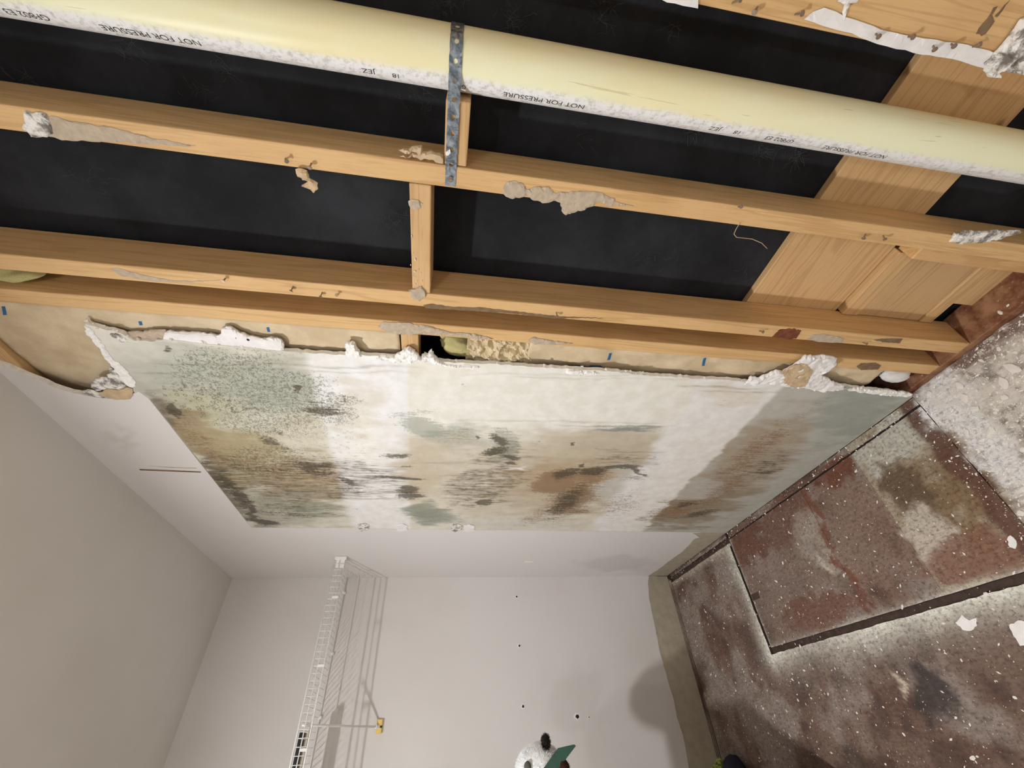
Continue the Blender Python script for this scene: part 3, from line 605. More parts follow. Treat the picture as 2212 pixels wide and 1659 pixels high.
# outer sheathing, seen between the studs
sh = MB().box(-.15, RX + .15, YF, YF + .04, -.03, RZ).build('wall_outer', M['felt'], kind='structure', label='black sheathing felt behind the open studs')
def tuft(px, py, sx, sy, n, seed, name='fibre_tuft'):
    rnd = random.Random(seed); mb = MB()
    for i in range(n):
        x, z = A(px + rnd.gauss(0, .35) * sx, py + rnd.gauss(0, .35) * sy, YF); pts = []; d = Vector((rnd.gauss(0, 1), -.25 + rnd.gauss(0, .3), rnd.gauss(0, 1))).normalized()
        p = Vector((x, YF - .0008, z)); L = rnd.uniform(.008, .026)
        for k in range(5):
            pts.append(p.copy()); p = p + d * L / 4; d = (d + Vector((rnd.gauss(0, .35), rnd.gauss(0, .2), rnd.gauss(0, .35)))).normalized(); p.y = min(p.y, YF - .0006)
        mb.tube(pts, rnd.uniform(.00010, .00024), 3, cap=False)
    mb.build(name, M['fluff'], sh, kind='stuff')
for i, q in enumerate([(1310, 25, 50, 50, 26), (1108, 45, 30, 40, 40), (905, 195, 50, 70, 46), (845, 470, 60, 30, 40), (482, 150, 18, 46, 18), (1650, 326, 36, 26, 36), (1722, 335, 30, 24, 46), (1495, 287, 30, 16, 22), (1270, 300, 40, 40, 8), (280, 105, 40, 40, 18), (430, 200, 60, 40, 12), (200, 385, 90, 60, 18), (1940, 190, 24, 30, 14), (60, 170, 50, 20, 10), (960, 20, 60, 30, 16), (1460, 60, 30, 40, 12), (1620, 600, 60, 30, 14), (1420, 560, 80, 40, 12)]):
    tuft(*q, seed=60 + i)

# ================================================================== framing
def beam(name, x0, x1, y0, y1, z0, z1, mat, label, cat='stud', group=None, c=.0028):
    loc = Vector(((x0 + x1) / 2, (y0 + y1) / 2, z0))
    o = MB().box(x0 - loc.x, x1 - loc.x, y0 - loc.y, y1 - loc.y, 0, z1 - z0, 0, c).build(name, mat, None, label=label, cat=cat, group=group)
    o.location = loc; return o
PL = .022
s1 = beam('wall_stud', 2.466, 2.598, YS, YB, PL, RZ - .04, M['wood'], 'wide pine stud edged with white torn paper and nails')
s2 = beam('wall_stud', 2.1755, 2.2125, YS, YB, PL, RZ - .04, M['wood'], 'pine stud beside the pipe with the metal strap nailed to it', group='bare pine wall studs')
s3 = beam('wall_stud', 1.9055, 1.9425, YS, YB, PL, RZ - .04, M['wood'], 'pine stud between the paired edge stud and the strapped stud', group='bare pine wall studs')
s4 = beam('wall_stud', 1.819, 1.8555, YS + .001, YB, PL, RZ - .04, M['wood'], 'pine stud next to the kraft paper and torn drywall edge', group='bare pine wall studs')
tp = beam('top_plate', .05, RX, YS, YB, RZ - .04, RZ, M['woodx'], 'pine top plate above the studs at the ceiling', 'plate')
bp = beam('bottom_plate', .05, RX, YS, YB + .01, -.012, PL - .0005, M['redplate'], 'wet red-brown bottom plate under the studs', 'plate')
n1 = beam('blocking', 2.213, 2.3085, YS + .002, YB - .01, 1.376, 1.414, M['woodx'], 'short pine block behind the metal strap and pipe', 'blocking', 'pine blocking between the studs')
n2 = beam('blocking', 1.943, 2.175, YS, YB - .005, 1.4345, 1.4725, M['woodx'], 'pine block speckled with plaster spanning two studs', 'blocking', 'pine blocking between the studs')
xa, za = A(866, 740, YS); xb, zb = A(904, 740, YS)
n3 = beam('blocking', 1.45, 1.8185, YS + .001, YB - .03, zb, za, M['woodx'], 'rough dark block end between torn drywall and stud', 'blocking', 'pine blocking between the studs')
b1 = beam('sheathing_board', 1.60, 2.75, YB + .0005, YF - .0005, .374, .637, M['woodx'], 'wide pine board running behind the studs near the floor', 'board', c=.002)
b2 = beam('plywood_offcut', 1.945, 2.128, YB - .012, YF - .001, .128, .318, M['ply'], 'plywood offcut with arched grain low between two studs', 'board', c=.0015)
b3 = beam('wood_strip', 1.944, 2.128, YB - .016, YF - .001, .322, .368, M['woodx'], 'narrow pine strip just above the plywood offcut', 'board', 'pine strips low between the studs', .0015)
b4 = beam('wood_strip', 1.944, 2.128, YB - .016, YF - .001, .088, .125, M['woodx'], 'narrow pine strip just below the plywood offcut', 'board', 'pine strips low between the studs', .0015)
b5 = beam('wood_block', 2.008, 2.128, YB - .012, YF - .001, PL, .086, M['woodx'], 'small wood block beside the dark gap at the floor', 'board', c=.0015)
b6 = beam('cripple_stud', 2.130, 2.1745, .055, YB, PL, .366, M['wood'], 'short recessed red-brown stud against the strapped stud', 'stud')

# torn paper, glue and nails on the framing
q1 = lambda pts: [(x / 2.99, y / 2.99) for x, y in pts]
q2 = lambda pts: [(740 + x / 2.99, y / 2.99) for x, y in pts]
q3 = lambda pts: [(1472 + x / 2.99, y / 2.99) for x, y in pts]
q4 = lambda pts: [(x / 2.99, 500 + y / 2.99) for x, y in pts]
q5 = lambda pts: [(740 + x / 2.99, 500 + y / 2.99) for x, y in pts]
q8 = lambda pts: [(1900 + x / 7.09, y / 7.09) for x, y in pts]
patch('torn_paper', q1([(330, 745), (420, 775), (580, 800), (760, 830), (900, 870), (1010, 895), (1130, 915), (1265, 940), (1200, 950), (1080, 940), (950, 930), (830, 920), (700, 910), (585, 915), (530, 905), (400, 905), (310, 880), (280, 800)]), YS, .0015, M['brown'], s2, .006, .0016, 1, .002, label='grey-brown torn paper remnant')
patch('plaster_lump', q1([(160, 725), (230, 720), (300, 735), (330, 790), (350, 860), (310, 885), (210, 875), (150, 815)]), YS, .004, M['scrap'], s2, .005, .002, 2, .005)
patch('torn_paper', q2([(1030, 1215), (1060, 1175), (1120, 1165), (1170, 1190), (1190, 1225), (1250, 1205), (1330, 1205), (1365, 1245), (1420, 1240), (1520, 1235), (1640, 1240), (1700, 1260), (1755, 1280), (1760, 1300), (1880, 1330), (1760, 1318), (1745, 1330), (1640, 1300), (1620, 1330), (1540, 1360), (1500, 1370), (1440, 1390), (1415, 1360), (1405, 1310), (1370, 1290), (1310, 1310), (1220, 1290), (1190, 1260), (1140, 1280), (1080, 1280), (1040, 1250)]), YS, .0018, M['brown'], s2, .005, .0016, 3, .003, label='grey-brown paper scrap hanging off the stud')
patch('torn_paper', q3([(1725, 1560), (1760, 1500), (1850, 1490), (2050, 1485), (2212, 1490), (2080, 1530), (1950, 1560), (1800, 1570)]), YS, .004, M['scrap'], s2, .006, .002, 4, .006, label='curled white scrap low on the stud')
patch('splinter', q2([(365, 965), (430, 960), (510, 935), (520, 970), (600, 985), (655, 1000), (655, 1055), (560, 1030), (480, 1010), (370, 1005), (480, 985)]), YS + .006, .008, M['tanpaper'], s2, .006, .003, 5, .004)
patch('glue_patch', q2([(425, 1300), (445, 1287), (490, 1290), (520, 1315), (490, 1355), (440, 1345)]), YS, .002, M['brown'], n2, .005, .002, 6, .003)
patch('glue_patch', q5([(425, 372), (470, 365), (510, 350), (540, 388), (538, 420), (500, 445), (455, 430)]), YS, .004, M['brown'], n2, .005, .0015, 7, .003)
for i, (x, y) in enumerate([(447, 30), (470, 180), (465, 258), (480, 320), (515, 315), (470, 340), (490, 245), (455, 140), (440, 215), (505, 270), (462, 290)]):
    x, y = q5([(x, y)])[0]
    o = bpy.data.objects.new('plaster_fleck', CM[i % 7]); link(o, n2); X, Z = A(x, y, YS); o.location = (X, YS - .001, Z); s = .0035 if i < 3 else .0022; o.scale = (s, s * .5, s)
patch('glue_smear', q4([(710, 240), (760, 235), (900, 275), (1080, 310), (1220, 320), (1430, 312), (1250, 328), (1060, 325), (930, 312), (780, 285)]), YS, .0012, M['brown'], s3, .006, .0012, 8, .001)
patch('glue_smear', q5([(520, 475), (570, 465), (700, 485), (900, 490), (1380, 545), (1700, 560), (1350, 560), (1100, 530), (800, 510), (540, 497)]), YS, .0008, M['darkglue'], s3, .006, .001, 9)
patch('wet_stain', c6([(585, 680), (630, 635), (700, 625), (775, 640), (740, 690), (680, 695)]), YS, .0015, M['redglue'], s3, .005, .002, 10, .002, label='wet red-brown glue')
patch('glue_patch', c6([(805, 695), (850, 665), (930, 660), (1050, 690), (1030, 720), (900, 712)]), YS, .0018, M['brown'], s3, .005, .0015, 11, .002)
patch('glue_patch', c6([(1240, 700), (1300, 690), (1430, 692), (1410, 722), (1300, 715)]), YS, .0008, M['darkglue'], s3, .006, .001, 12)
patch('glue_patch', q5([(230, 612), (270, 580), (330, 585), (400, 585), (550, 610), (700, 650), (860, 660), (975, 690), (900, 696), (720, 670), (520, 656), (430, 668), (370, 662), (280, 645)]), YS + .001, .003, M['brown'], s4, .005, .002, 13, .004, label='grey-brown plaster smear along the stud')
patch('glue_patch', q5([(1200, 700), (1230, 680), (1270, 690), (1350, 702), (1490, 722), (1400, 727), (1230, 726)]), YS + .001, .003, M['brown'], s4, .005, .0015, 14, .003)
patch('water_ring', c6([(1130, 870), (1160, 850), (1260, 848), (1290, 865), (1270, 890), (1160, 895)]), YS + .001, .0008, M['darkglue'], s4, .005, .001, 15)
# white paper along the wide stud, drywall lumps at its foot
patch('torn_paper', q3([(790, 125), (850, 75), (920, 48), (1000, 75), (1060, 110), (1190, 150), (1290, 190), (1500, 235), (1700, 270), (1850, 290), (1980, 325), (2040, 345), (2250, 390), (2250, 478), (2120, 462), (1960, 440), (1750, 382), (1550, 352), (1330, 300), (1200, 260), (1100, 215), (990, 190), (900, 165)]), YS - .001, .0018, M['whitepaper'], s1, .012, .0008, 16, .0006, label='white torn paper strip along the stud edge')
patch('torn_paper', [(1412, -8), (1508, -8), (1507, 19), (1475, 12), (1440, 5)], YS - .001, .0018, M['whitepaper'], s1, .008, .001, 17)
patch('drywall_lump', q8([(2300, 200), (2212, 262), (2150, 290), (2060, 440), (1950, 580), (1900, 640), (1800, 760), (1750, 800), (1690, 890), (1600, 960), (1590, 1080), (1640, 1180), (1750, 1180), (1800, 1100), (1860, 1060), (1990, 1085), (2180, 1115), (2300, 1120)]), YS - .003, .006, M['scrap'], s1, .006, .003, 18, .022, label='crumbling mouldy drywall lump')
patch('torn_paper', q3([(1000, 10), (1060, -20), (1150, -25), (1130, 10), (1085, 20), (1070, 60), (1045, 130), (1035, 80), (1050, 35)]), YS - .001, .003, M['whitepaper'], s1, .006, .002, 19, .006)
patch('glue_smear', q8([(1470, 520), (1520, 430), (1640, 290), (1740, 120), (1800, 95), (1720, 230), (1760, 330), (1680, 450), (1620, 520), (1560, 550)]), YS, .001, M['darkglue'], s1, .005, .0015, 21)
patch('glue_smear', q8([(1760, 250), (1830, 170), (1900, 80), (1990, 0), (1940, 70), (1880, 170), (1800, 260)]), YS, .001, M['darkglue'], s1, .005, .0015, 22)
# nails
nm = MB().tube([(0, .004, 0), (0, -.010, 0)], .0013, 6).tube([(0, -.010, 0), (0, -.0115, 0)], .0036, 8); nail_src = None
npm = MB(); rn = random.Random(2)
for px, py, par in [(1585, 7, s1), (1638, 17, s1), (1721, 32, s1), (1893, 72, s1), (1963, 80, s1), (2018, 97, s1), (2057, 95, s1), (2101, 104, s1),
                    (615, 345, s2), (671, 355, s2), (1872, 508, s2), (1910, 511, s2), (1597, 449, s2), (485, 604, s3), (632, 621, s3), (695, 634, s3), (729, 639, s3), (1202, 677, s3), (1865, 742, s3), (1642, 717, s3)]:
    if nail_src is None: nail_src = nm.build('nail', M['nail'], par); o = nail_src
    else: o = bpy.data.objects.new('nail', nail_src.data); link(o, par)
    x, z = A(px, py, YS - .004); o.location = (x, YS, z); o.rotation_euler = (rn.uniform(-.5, .5), 0, rn.uniform(-.6, .6))
pts = []
for px, py in q3([(375, 1430), (345, 1480), (334, 1505), (350, 1525), (400, 1530), (450, 1535), (510, 1560), (545, 1595)]): x, z = A(px, py, YS); pts.append((x, YS - .003 - .004 * len(pts) / 8, z))
MB().tube(pts, .0007, 5).build('loose_fibre', M['tanpaper'], s2, smooth=True)
# paper curl hanging from the nails on the strapped stud
patch('paper_curl', q1([(1910, 1095), (1950, 1090), (1985, 1100), (2000, 1150), (2055, 1180), (2055, 1220), (2030, 1245), (1980, 1215), (1950, 1195), (1990, 1170), (1925, 1140)]), YS - .006, .002, M['tanpaper'], s2, .005, .002, 23, .01, label='small curl of torn paper')

# ================================================================== insulation behind the tear
def sheet(name, x0, x1, z0, z1, yf, mat, nx=24, nz=120, parent=None, th=.0008, **kw):
    mb = MB()
    for j in range(nz + 1):
        for i in range(nx + 1):
            x = x0 + (x1 - x0) * i / nx; z = z0 + (z1 - z0) * j / nz; mb.v.append((x, yf(x, z), z))
    for j in range(nz):
        for i in range(nx):
            a = j * (nx + 1) + i; mb.f.append((a, a + 1, a + nx + 2, a + nx + 1)); mb.mi.append(0)
    o = mb.build(name, mat, parent, smooth=True, **kw); md = o.modifiers.new('thickness', 'SOLIDIFY'); md.thickness = th; md.offset = -1 if 0 else 1
    return o
f1 = lambda a, b, s=0, o=4: float(fbm(np.array([a]), np.array([b]), s, o)[0])
def y_up(x, z): return .0175 + .010 * math.sin(min(max((1.818 - x) / .36, 0), 1) * math.pi) + .004 * (f1(x * 30, z * 6, 2) - .5) + .022 * max(0, (1.66 - x) / .2) * max(0, min(1, (z - 2.1) / .2))
def y_lo(x, z): return .0190 + .010 * math.sin(min(max((1.818 - x) / .36, 0), 1) * math.pi) + .020 * (f1(x * 30, z * 15, 3) - .4) * (1 if x < 1.81 else .2)
k1 = sheet('insulation_facing', 1.47, 1.8185, zb + .045, 2.398, lambda x, z: max(.0135, y_up(x, z)), M['kraft'], 30, 90, label='kraft paper insulation facing showing above the rough block', cat='insulation', group='kraft faced wall insulation')
k2 = sheet('insulation_facing', 1.47, 1.8185, .16, 1.19, lambda x, z: max(.0135, y_lo(x, z)), M['kraft'], 40, 140, label='wrinkled kraft paper insulation facing along the lower torn edge', cat='insulation', group='kraft faced wall insulation')
def y_cr(x, z):
    r = abs(f1(x * 46, z * 40, 4, 3) - .5) * 2; r2 = abs(f1(x * 90 + 5, z * 70, 7, 2) - .5) * 2
    return .011 + .030 * r + .010 * r2
k3 = sheet('crumpled_facing', 1.715, 1.818, 1.175, 1.345, lambda x, z: y_cr(x, z) + .02 * sst(0, 1, abs(z - 1.26) / .09) * .4, M['kraft2'], 26, 44, label='crumpled torn kraft paper beside the yellow fibreglass', cat='insulation', th=.0005)
k3.data.polygons.foreach_set('use_smooth', [False] * len(k3.data.polygons))
def blue(px, py, wpx, hpx, par, yf, sk=0):
    pts = [A(px + sx * wpx / 2 + sk * sy, py + sy * hpx / 2, .02) for sx, sy in ((-1, -1), (1, -1), (1, 1), (-1, 1))]
    mb = MB(); n = 4
    for j in range(n + 1):
        for i in range(n + 1):
            s, t = i / n, j / n
            x = (pts[0][0] * (1 - s) + pts[1][0] * s) * (1 - t) + (pts[3][0] * (1 - s) + pts[2][0] * s) * t
            z = (pts[0][1] * (1 - s) + pts[1][1] * s) * (1 - t) + (pts[3][1] * (1 - s) + pts[2][1] * s) * t
            mb.v.append((x, max(.0135, yf(x, z)) - .0012, z))
    for j in range(n):
        for i in range(n): a = j * (n + 1) + i; mb.f.append((a, a + 1, a + n + 2, a + n + 1)); mb.mi.append(0)
    mb.build('print_mark', M['blue'], par, label='blue printed tick')
for q in [(9, 671, 8, 20), (304, 698, 7, 9), (580, 711, 6, 11)]: blue(*q, k1, y_up, 1)
for q in [(1317, 772, 6, 17), (1522, 784, 6, 17), (1262, 799, 80, 7)]: blue(*q, k2, y_lo, -2 if q[2] < 20 else 0)
def blob(name, mat, c, r, rot, seed, amp=.25, fr=3.0, sub=4, parent=None, smooth=True, **kw):
    bm = bmesh.new(); bmesh.ops.create_icosphere(bm, subdivisions=sub, radius=1)
    for q in bm.verts:
        n = f1(q.co.x * fr + 9 + q.co.z, q.co.y * fr + q.co.z * fr * .7 + 4, seed); q.co *= 1 + amp * (n - .5) * 2
    me = bpy.data.meshes.new(name); bm.to_mesh(me); bm.free(); me.materials.append(mat)
    if smooth: me.polygons.foreach_set('use_smooth', [True] * len(me.polygons))
    o = bpy.data.objects.new(name, me); link(o, parent, **kw); o.location = c; o.scale = r; o.rotation_euler = rot; return o
xf, zf = A(985, 755, .03)
blob('fibreglass_wad', M['fiber'], (xf - .004, .052, zf - .004), (.030, .028, .052), (0, .55, 0), 3, .3, 2.2, label='yellow fibreglass wad poking out beside the dark gap', cat='insulation')
xf, zf = A(1085, 744, .02)
blob('fibreglass_wad', M['fiber'], (xf - .004, .045, zf), (.016, .018, .03), (0, .3, 0), 5, .3, 2.2, label='small yellow fibreglass wad between crumpled paper folds', cat='insulation')
xf, zf = A(1945, 822, .015)
blob('fibreglass_wad', M['whitepaper'], (xf, .040, zf), (.026, .022, .045), (0, 0, 0), 6, .2, 2, label='pale wad of wet insulation at the floor corner', cat='insulation')
xf, zf = A(0, 585, .03)
blob('fibreglass_wad', M['fiber'], (1.881, .05, zf - .01), (.017, .032, .05), (0, 0, 0), 8, .3, 2, label='yellow fibreglass wad between the paired studs by the ceiling', cat='insulation')

# ================================================================== pipe and strap
PX_, PY_, PR = 2.3517, .0536, .0405
pipe = bpy.data.objects.new('drain_pipe', None); pipe = link(pipe, None, label='yellowed white plastic drain pipe running up the open wall', cat='pipe'); pipe.location = (PX_, PY_, PL)
mb = MB(); n = 64; zs = [0, RZ - .042 - PL]
for z in zs:
    mb.v += [(PR * math.sin(2 * math.pi * k / n), -PR * math.cos(2 * math.pi * k / n), z) for k in range(n)]
for k in range(n): mb.f.append((k, (k + 1) % n, n + (k + 1) % n, n + k)); mb.mi.append(0)
me = bpy.data.meshes.new('pipe_barrel'); me.from_pydata(mb.v, [], mb.f); me.polygons.foreach_set('use_smooth', [True] * n); me.materials.append(M['pipe'])
pb = bpy.data.objects.new('pipe_barrel', me); COL.objects.link(pb); pb.parent = pipe
def pipe_text(s, px_from, px_to, ang):
    """print running up the pipe from px_from to px_to, letter tops to the left"""
    cu = bpy.data.curves.new('t', 'FONT'); cu.body = s; cu.size = 1; ob = bpy.data.objects.new('t', cu); COL.objects.link(ob)
    bpy.context.view_layer.update(); me = bpy.data.meshes.new_from_object(ob); bpy.data.objects.remove(ob)
    me.name = 'printed_text'; xs = [v.co.x for v in me.vertices]; L = max(xs) - min(xs); x0 = min(xs)
    yy = PY_ - PR * math.cos(ang)
    def zat(px):
        lo = 35 + .164 * px; return A(px, lo - 12, yy)[1]
    z0, z1 = zat(px_from), zat(px_to); k = (z1 - z0) / L; h = min(k, .0135) if len(s) > 3 else .0125
    for v in me.vertices:
        z = z0 + (v.co.x - x0) * k; t = ang + v.co.y * h / PR; R_ = PR + .00025
        v.co = (-R_ * math.sin(t), -R_ * math.cos(t), z - PL)
    me.materials.append(M['ink']); o = bpy.data.objects.new('printed_text', me); COL.objects.link(o); o.parent = pipe
AN = .62
for s, a, b in [('NOT FOR PRESSURE', 430, 215), ('GF802 E3', 102, 6), ('18', 861, 847), ('JEZ', 811, 781), ('NOT FOR PRESSURE', 1263, 1088), ('GF', 1006, 991), ('JEZ', 1560, 1535), ('18', 1600, 1588), ('GF802 E3', 1717, 1658), ('NOT FOR PRESSURE', 1918, 1782)]:
    pipe_text(s, a, b, AN)
# perforated strap: from the strapped stud, over the pipe, round its far side
ZC = A(979, 250, YS)[1]; SW = .0185
path = []; xs0 = 2.1795; ys0 = YS - .0010; rs = PR + .0012
for i in range(20): path.append((xs0 + (PX_ - xs0) * i / 20, ys0 + (PY_ - rs - ys0) * (i / 20) ** .8))
for i in range(0, 26): a = i / 25 * 2.5; path.append((PX_ + rs * math.sin(a), PY_ - rs * math.cos(a)))
Ls = [0]
for a, b in zip(path, path[1:]): Ls.append(Ls[-1] + math.hypot(b[0] - a[0], b[1] - a[1]))
def sp(s):
    s = min(max(s, 0), Ls[-1] - 1e-6); i = max(k for k in range(len(Ls) - 1) if Ls[k] <= s); t = (s - Ls[i]) / (Ls[i + 1] - Ls[i] + 1e-12)
    return path[i][0] + (path[i + 1][0] - path[i][0]) * t, path[i][1] + (path[i + 1][1] - path[i][1]) * t
mb = MB(); CELL = .0237; n = 20
for c in range(int(Ls[-1] / CELL)):
    s0 = c * CELL; b = len(mb.v)
    for k in range(n):
        a = 2 * math.pi * k / n; ca, sa = math.cos(a), math.sin(a); m = max(abs(ca) / (CELL / 2), abs(sa) / (SW / 2))
        for (u, v) in ((ca / m, sa / m), (.0034 * ca, .0034 * sa)):
            x, y = sp(s0 + CELL / 2 + u); mb.v.append((x, y, ZC + v))
    for cu, cv in ():
        pass
    for k in range(n):
        a = b + 2 * k; d = b + 2 * ((k + 1) % n); mb.f.append((a, d, d + 1, a + 1)); mb.mi.append(0)
strap = mb.build('pipe_strap', M['galv'], None, label='perforated grey metal strap holding the pipe to the stud', cat='strap')
md = strap.modifiers.new('thickness', 'SOLIDIFY'); md.thickness = .0009; md.offset = 0
x, y = sp(CELL * .5)
MB().tube([(x, y + .001, ZC), (x, y - .0025, ZC)], .0048, 12).tube([(x, y - .0025, ZC), (x, y - .0032, ZC)], .003, 12).build('screw', M['nail'], strap)
patch('plaster_fleck', [(963, 328), (972, 322), (974, 330), (968, 336), (963, 335)], YS - .0018, .002, M['gyps'], strap, .004, .001, 3)

# ================================================================== wire shelf
SZ = 1.8675; SL = 1.55; LB = 1.8235
sf = empty('wire_shelf', (0, 0, SZ), label='white wire shelf fixed high on the left wall', cat='shelf')
def rail(name, x, z, r, y0=-.004, y1=-SL): MB().tube([(x, y0, z), (x, y1, z)], r, 8).build(name, M['whitewire'], sf, smooth=True)
rail('front_rail', .3385, SZ + .0035, .0030); rail('lip_rail', .3400, LB, .0030); rail('lip_wire', .3395, 1.848, .0020)
rail('back_rail', .0085, SZ - .003, .0028); rail('deck_rail', .163, SZ - .0035, .0028)
cw = MB().tube([(.0085, 0, SZ + .001), (.336, 0, SZ + .001), (.3415, 0, SZ - .003), (.3425, 0, SZ - .016), (.3425, 0, LB)], .0012, 6)
src = cw.build('cross_wire', M['whitewire'], sf, smooth=True); src.location.y = -.012
for i in range(1, int(SL / .0254)):
    o = bpy.data.objects.new('cross_wire', src.data); link(o, sf); o.location.y = -.012 - i * .0254
MB().box(.333, .3375, -.052, -.014, LB + .002, SZ - .004, 0, .001).build('end_plate', M['whitewire'], sf, label='white end plate')
MB().box(.318, .346, -.016, -.001, LB - .004, SZ + .006, 0, .002).build('wall_bracket', M['whitewire'], sf)
for px, py in [(725, 1290), (693, 1438), (655, 1620)]:
    y = float(on(px, py, 0, .34)[1]); MB().box(.3375, .3455, y - .005, y + .005, LB - .003, LB + .026, 0, .002).build('lip_clip', M['whitewire'], sf)
for px, py in [(742, 1281), (715, 1413), (692, 1550)]:
    y = float(on(px, py, 0, .01)[1]); MB().box(.0005, .014, y - .006, y + .006, SZ - .012, SZ + .004, 0, .002).build('wall_clip', M['whitewire'], sf)
br = MB().tube([(.336, -.633, SZ - .006), (.330, -.634, SZ - .016), (.018, -.639, 1.603)], .0042, 10).build('brace', M['whitewire'], sf, smooth=True)
MB().box(.0008, .017, -.664, -.642, 1.586, 1.610, 0, .004).box(.0008, .017, -.636, -.612, 1.586, 1.610, 0, .004).build('brace_foot', M['yellow'], br, label='yellow plastic foot')
MB().box(.0008, .016, -.642, -.636, 1.587, 1.609, 0, .0006).build('foot_band', M['black'], br)
MB().tube([(.010, -.639, 1.599), (.030, -.639, 1.613)], .0075, 10).build('brace_collar', M['whitewire'], br)
bo = empty('shelf_board', (.21, -1.09, SZ + .0025), label='narrow black board with pale edge lying on the wire shelf', cat='board')
MB().box(.190, .245, -1.53, -.652, SZ + .0026, SZ + .016, 0, .001).build('black_board', M['black'], bo)
MB().box(.166, .1898, -1.53, -.652, SZ + .0026, SZ + .016, 0, .001).build('pale_edge', M['peach'], bo)

# ================================================================== floor
fl = MB().box(-.15, RX + .15, RY - .1, .16, -.06, -.012).build('floor', M['gap'], None, kind='structure', label='dirty red-brown subfloor with gaps where partitions stood')
def bounce_floor(x0, x1, y0, y1): MB().box(x0, x1, y0, y1, -.011, 0).build('floor_panel', M['beige'], fl)  # out-of-view floor, made pale to brighten the ceiling by bounce
def panel(x0, x1, y0, y1, step, name='floor_panel', seed=0, amp=.0014):
    loop = rough_loop([(x0, y0), (x1, y0), (x1, y1), (x0, y1)], max(step, .02), amp if step < .03 else 0, seed)
    return slab(name, loop, step, lambda u, v: (u, v, 0), (0, 0, -.011), [M['floor'], M['gap']], floor_tint, fl)
def poly_panel(loop, step, seed): return slab('floor_panel', rough_loop(loop, .02, .0014, seed), step, lambda u, v: (u, v, 0), (0, 0, -.011), [M['floor'], M['gap']], floor_tint, fl)
poly_panel([(.034, -1.295), (2.62, -1.295), (2.62, -.502), (.6635, -.502), (.6635, -.046), (.034, -.046)], .008, 1)
panel(.679, 1.1985, -.480, -.034, .007, seed=2, amp=.0004); panel(1.199, 1.4595, -.480, -.034, .007, seed=3, amp=.0004)
panel(1.460, 1.733, -.480, -.034, .007, seed=4, amp=.0004); panel(1.7345, 2.62, -.480, .0115, .008, seed=5)
bounce_floor(.034, .6635, RY, -1.3); bounce_floor(2.623, RX, -.48, .0); bounce_floor(2.623, RX, RY, -.484); bounce_floor(.6665, 2.62, RY, -1.3)
panel(.050, .664, -.0195, -.001, .006, 'edge_strip', 7); panel(.684, 1.733, -.0275, -.001, .006, 'edge_strip', 8)
panel(.002, .0145, -1.6, -.02, .006, 'edge_strip', 9, .0006); panel(.0185, .029, -1.6, -.03, .006, 'edge_strip', 10, .0006)
# short slot cut into the partition line
x, y = [float(q) for q in on(1637, 1280, 2, 0.)[:2]]
MB().box(.681, .732, -.304, -.279, -.004, .0006).build('slot_cut', M['gap'], fl, label='short dark slot beside the partition line')

# plaster chips: bigger ones singly, the fine ones together
rnd = random.Random(11); spots = []
def dens(x, y):
    if x > 1.74 and y > -.5: return 1.6
    if y > -.5 and x > .68: return .2
    return .22
while len(spots) < 230:
    x = rnd.uniform(.06, 2.3); y = rnd.uniform(-.88, .0)
    if rnd.random() < dens(x, y): spots.append((x, y))
for i, (x, y) in enumerate(spots):
    o = bpy.data.objects.new('plaster_chip', CM[i % 7]); big = x > 1.72 and y > -.5
    d = big; link(o, None, label='white plaster chip in the rubble under the open studs' if big else 'white plaster chip scattered on the red-brown floor', cat='plaster chip', group='plaster chips in the rubble' if big else 'plaster chips on the bare floor')
    s = rnd.uniform(.003, .0125) if big else rnd.uniform(.0018, .0048)
    o.scale = (s * rnd.uniform(.7, 1.9), s, s * .5); o.location = (x, y, s * .2); o.rotation_euler = (0, 0, rnd.random() * 6)
for i in range(22):
    x = rnd.uniform(1.80, 2.30); y = rnd.uniform(.03, .09)
    if any(a - .01 < x < b + .01 for a, b in ((1.819, 1.8555), (1.9055, 1.9425), (2.1755, 2.2125))): continue
    if x > 1.944 and x < 2.175 and y > .05: continue
    o = bpy.data.objects.new('plaster_chip', CM[i % 7]); link(o, None, label='white plaster chip on the wet bottom plate', cat='plaster chip', group='plaster chips on the bottom plate')
    s = rnd.uniform(.0025, .006); o.scale = (s * 1.5, s, s * .7); o.location = (x, y, PL + s * .28); o.rotation_euler = (0, 0, rnd.random() * 6)
mb = MB(); base = [(q.co[:], ) for q in CM[0].vertices]; fs = [tuple(p.vertices) for p in CM[0].polygons]
octv = [(1, 0, 0), (0, 1, 0), (-1, 0, 0), (0, -1, 0), (0, 0, 1)]; octf = [(0, 1, 4), (1, 2, 4), (2, 3, 4), (3, 0, 4)]
cnt = 0
while cnt < 9000:
    x = rnd.uniform(.04, 2.45); y = rnd.uniform(-.88, .008)
    p = .9 if (x > 1.73 + rnd.uniform(-.05, .05) and y > -.6) else .06
    if y > -.035 and x < 1.735: p = .25
    if rnd.random() > p: continue
    cnt += 1; s = .0006 + .0023 * rnd.random() ** 3; a = rnd.random() * 6; el = rnd.uniform(1, 2.6)
    mb.add([(x + (q[0] * el * math.cos(a) - q[1] * math.sin(a)) * s, y + (q[0] * el * math.sin(a) + q[1] * math.cos(a)) * s, .0002 + q[2] * s * .6) for q in octv], octf)
mb.build('plaster_crumbs', M['crumb'], None, kind='stuff', label='fine white plaster crumbs strewn over the floor', cat='plaster crumbs')
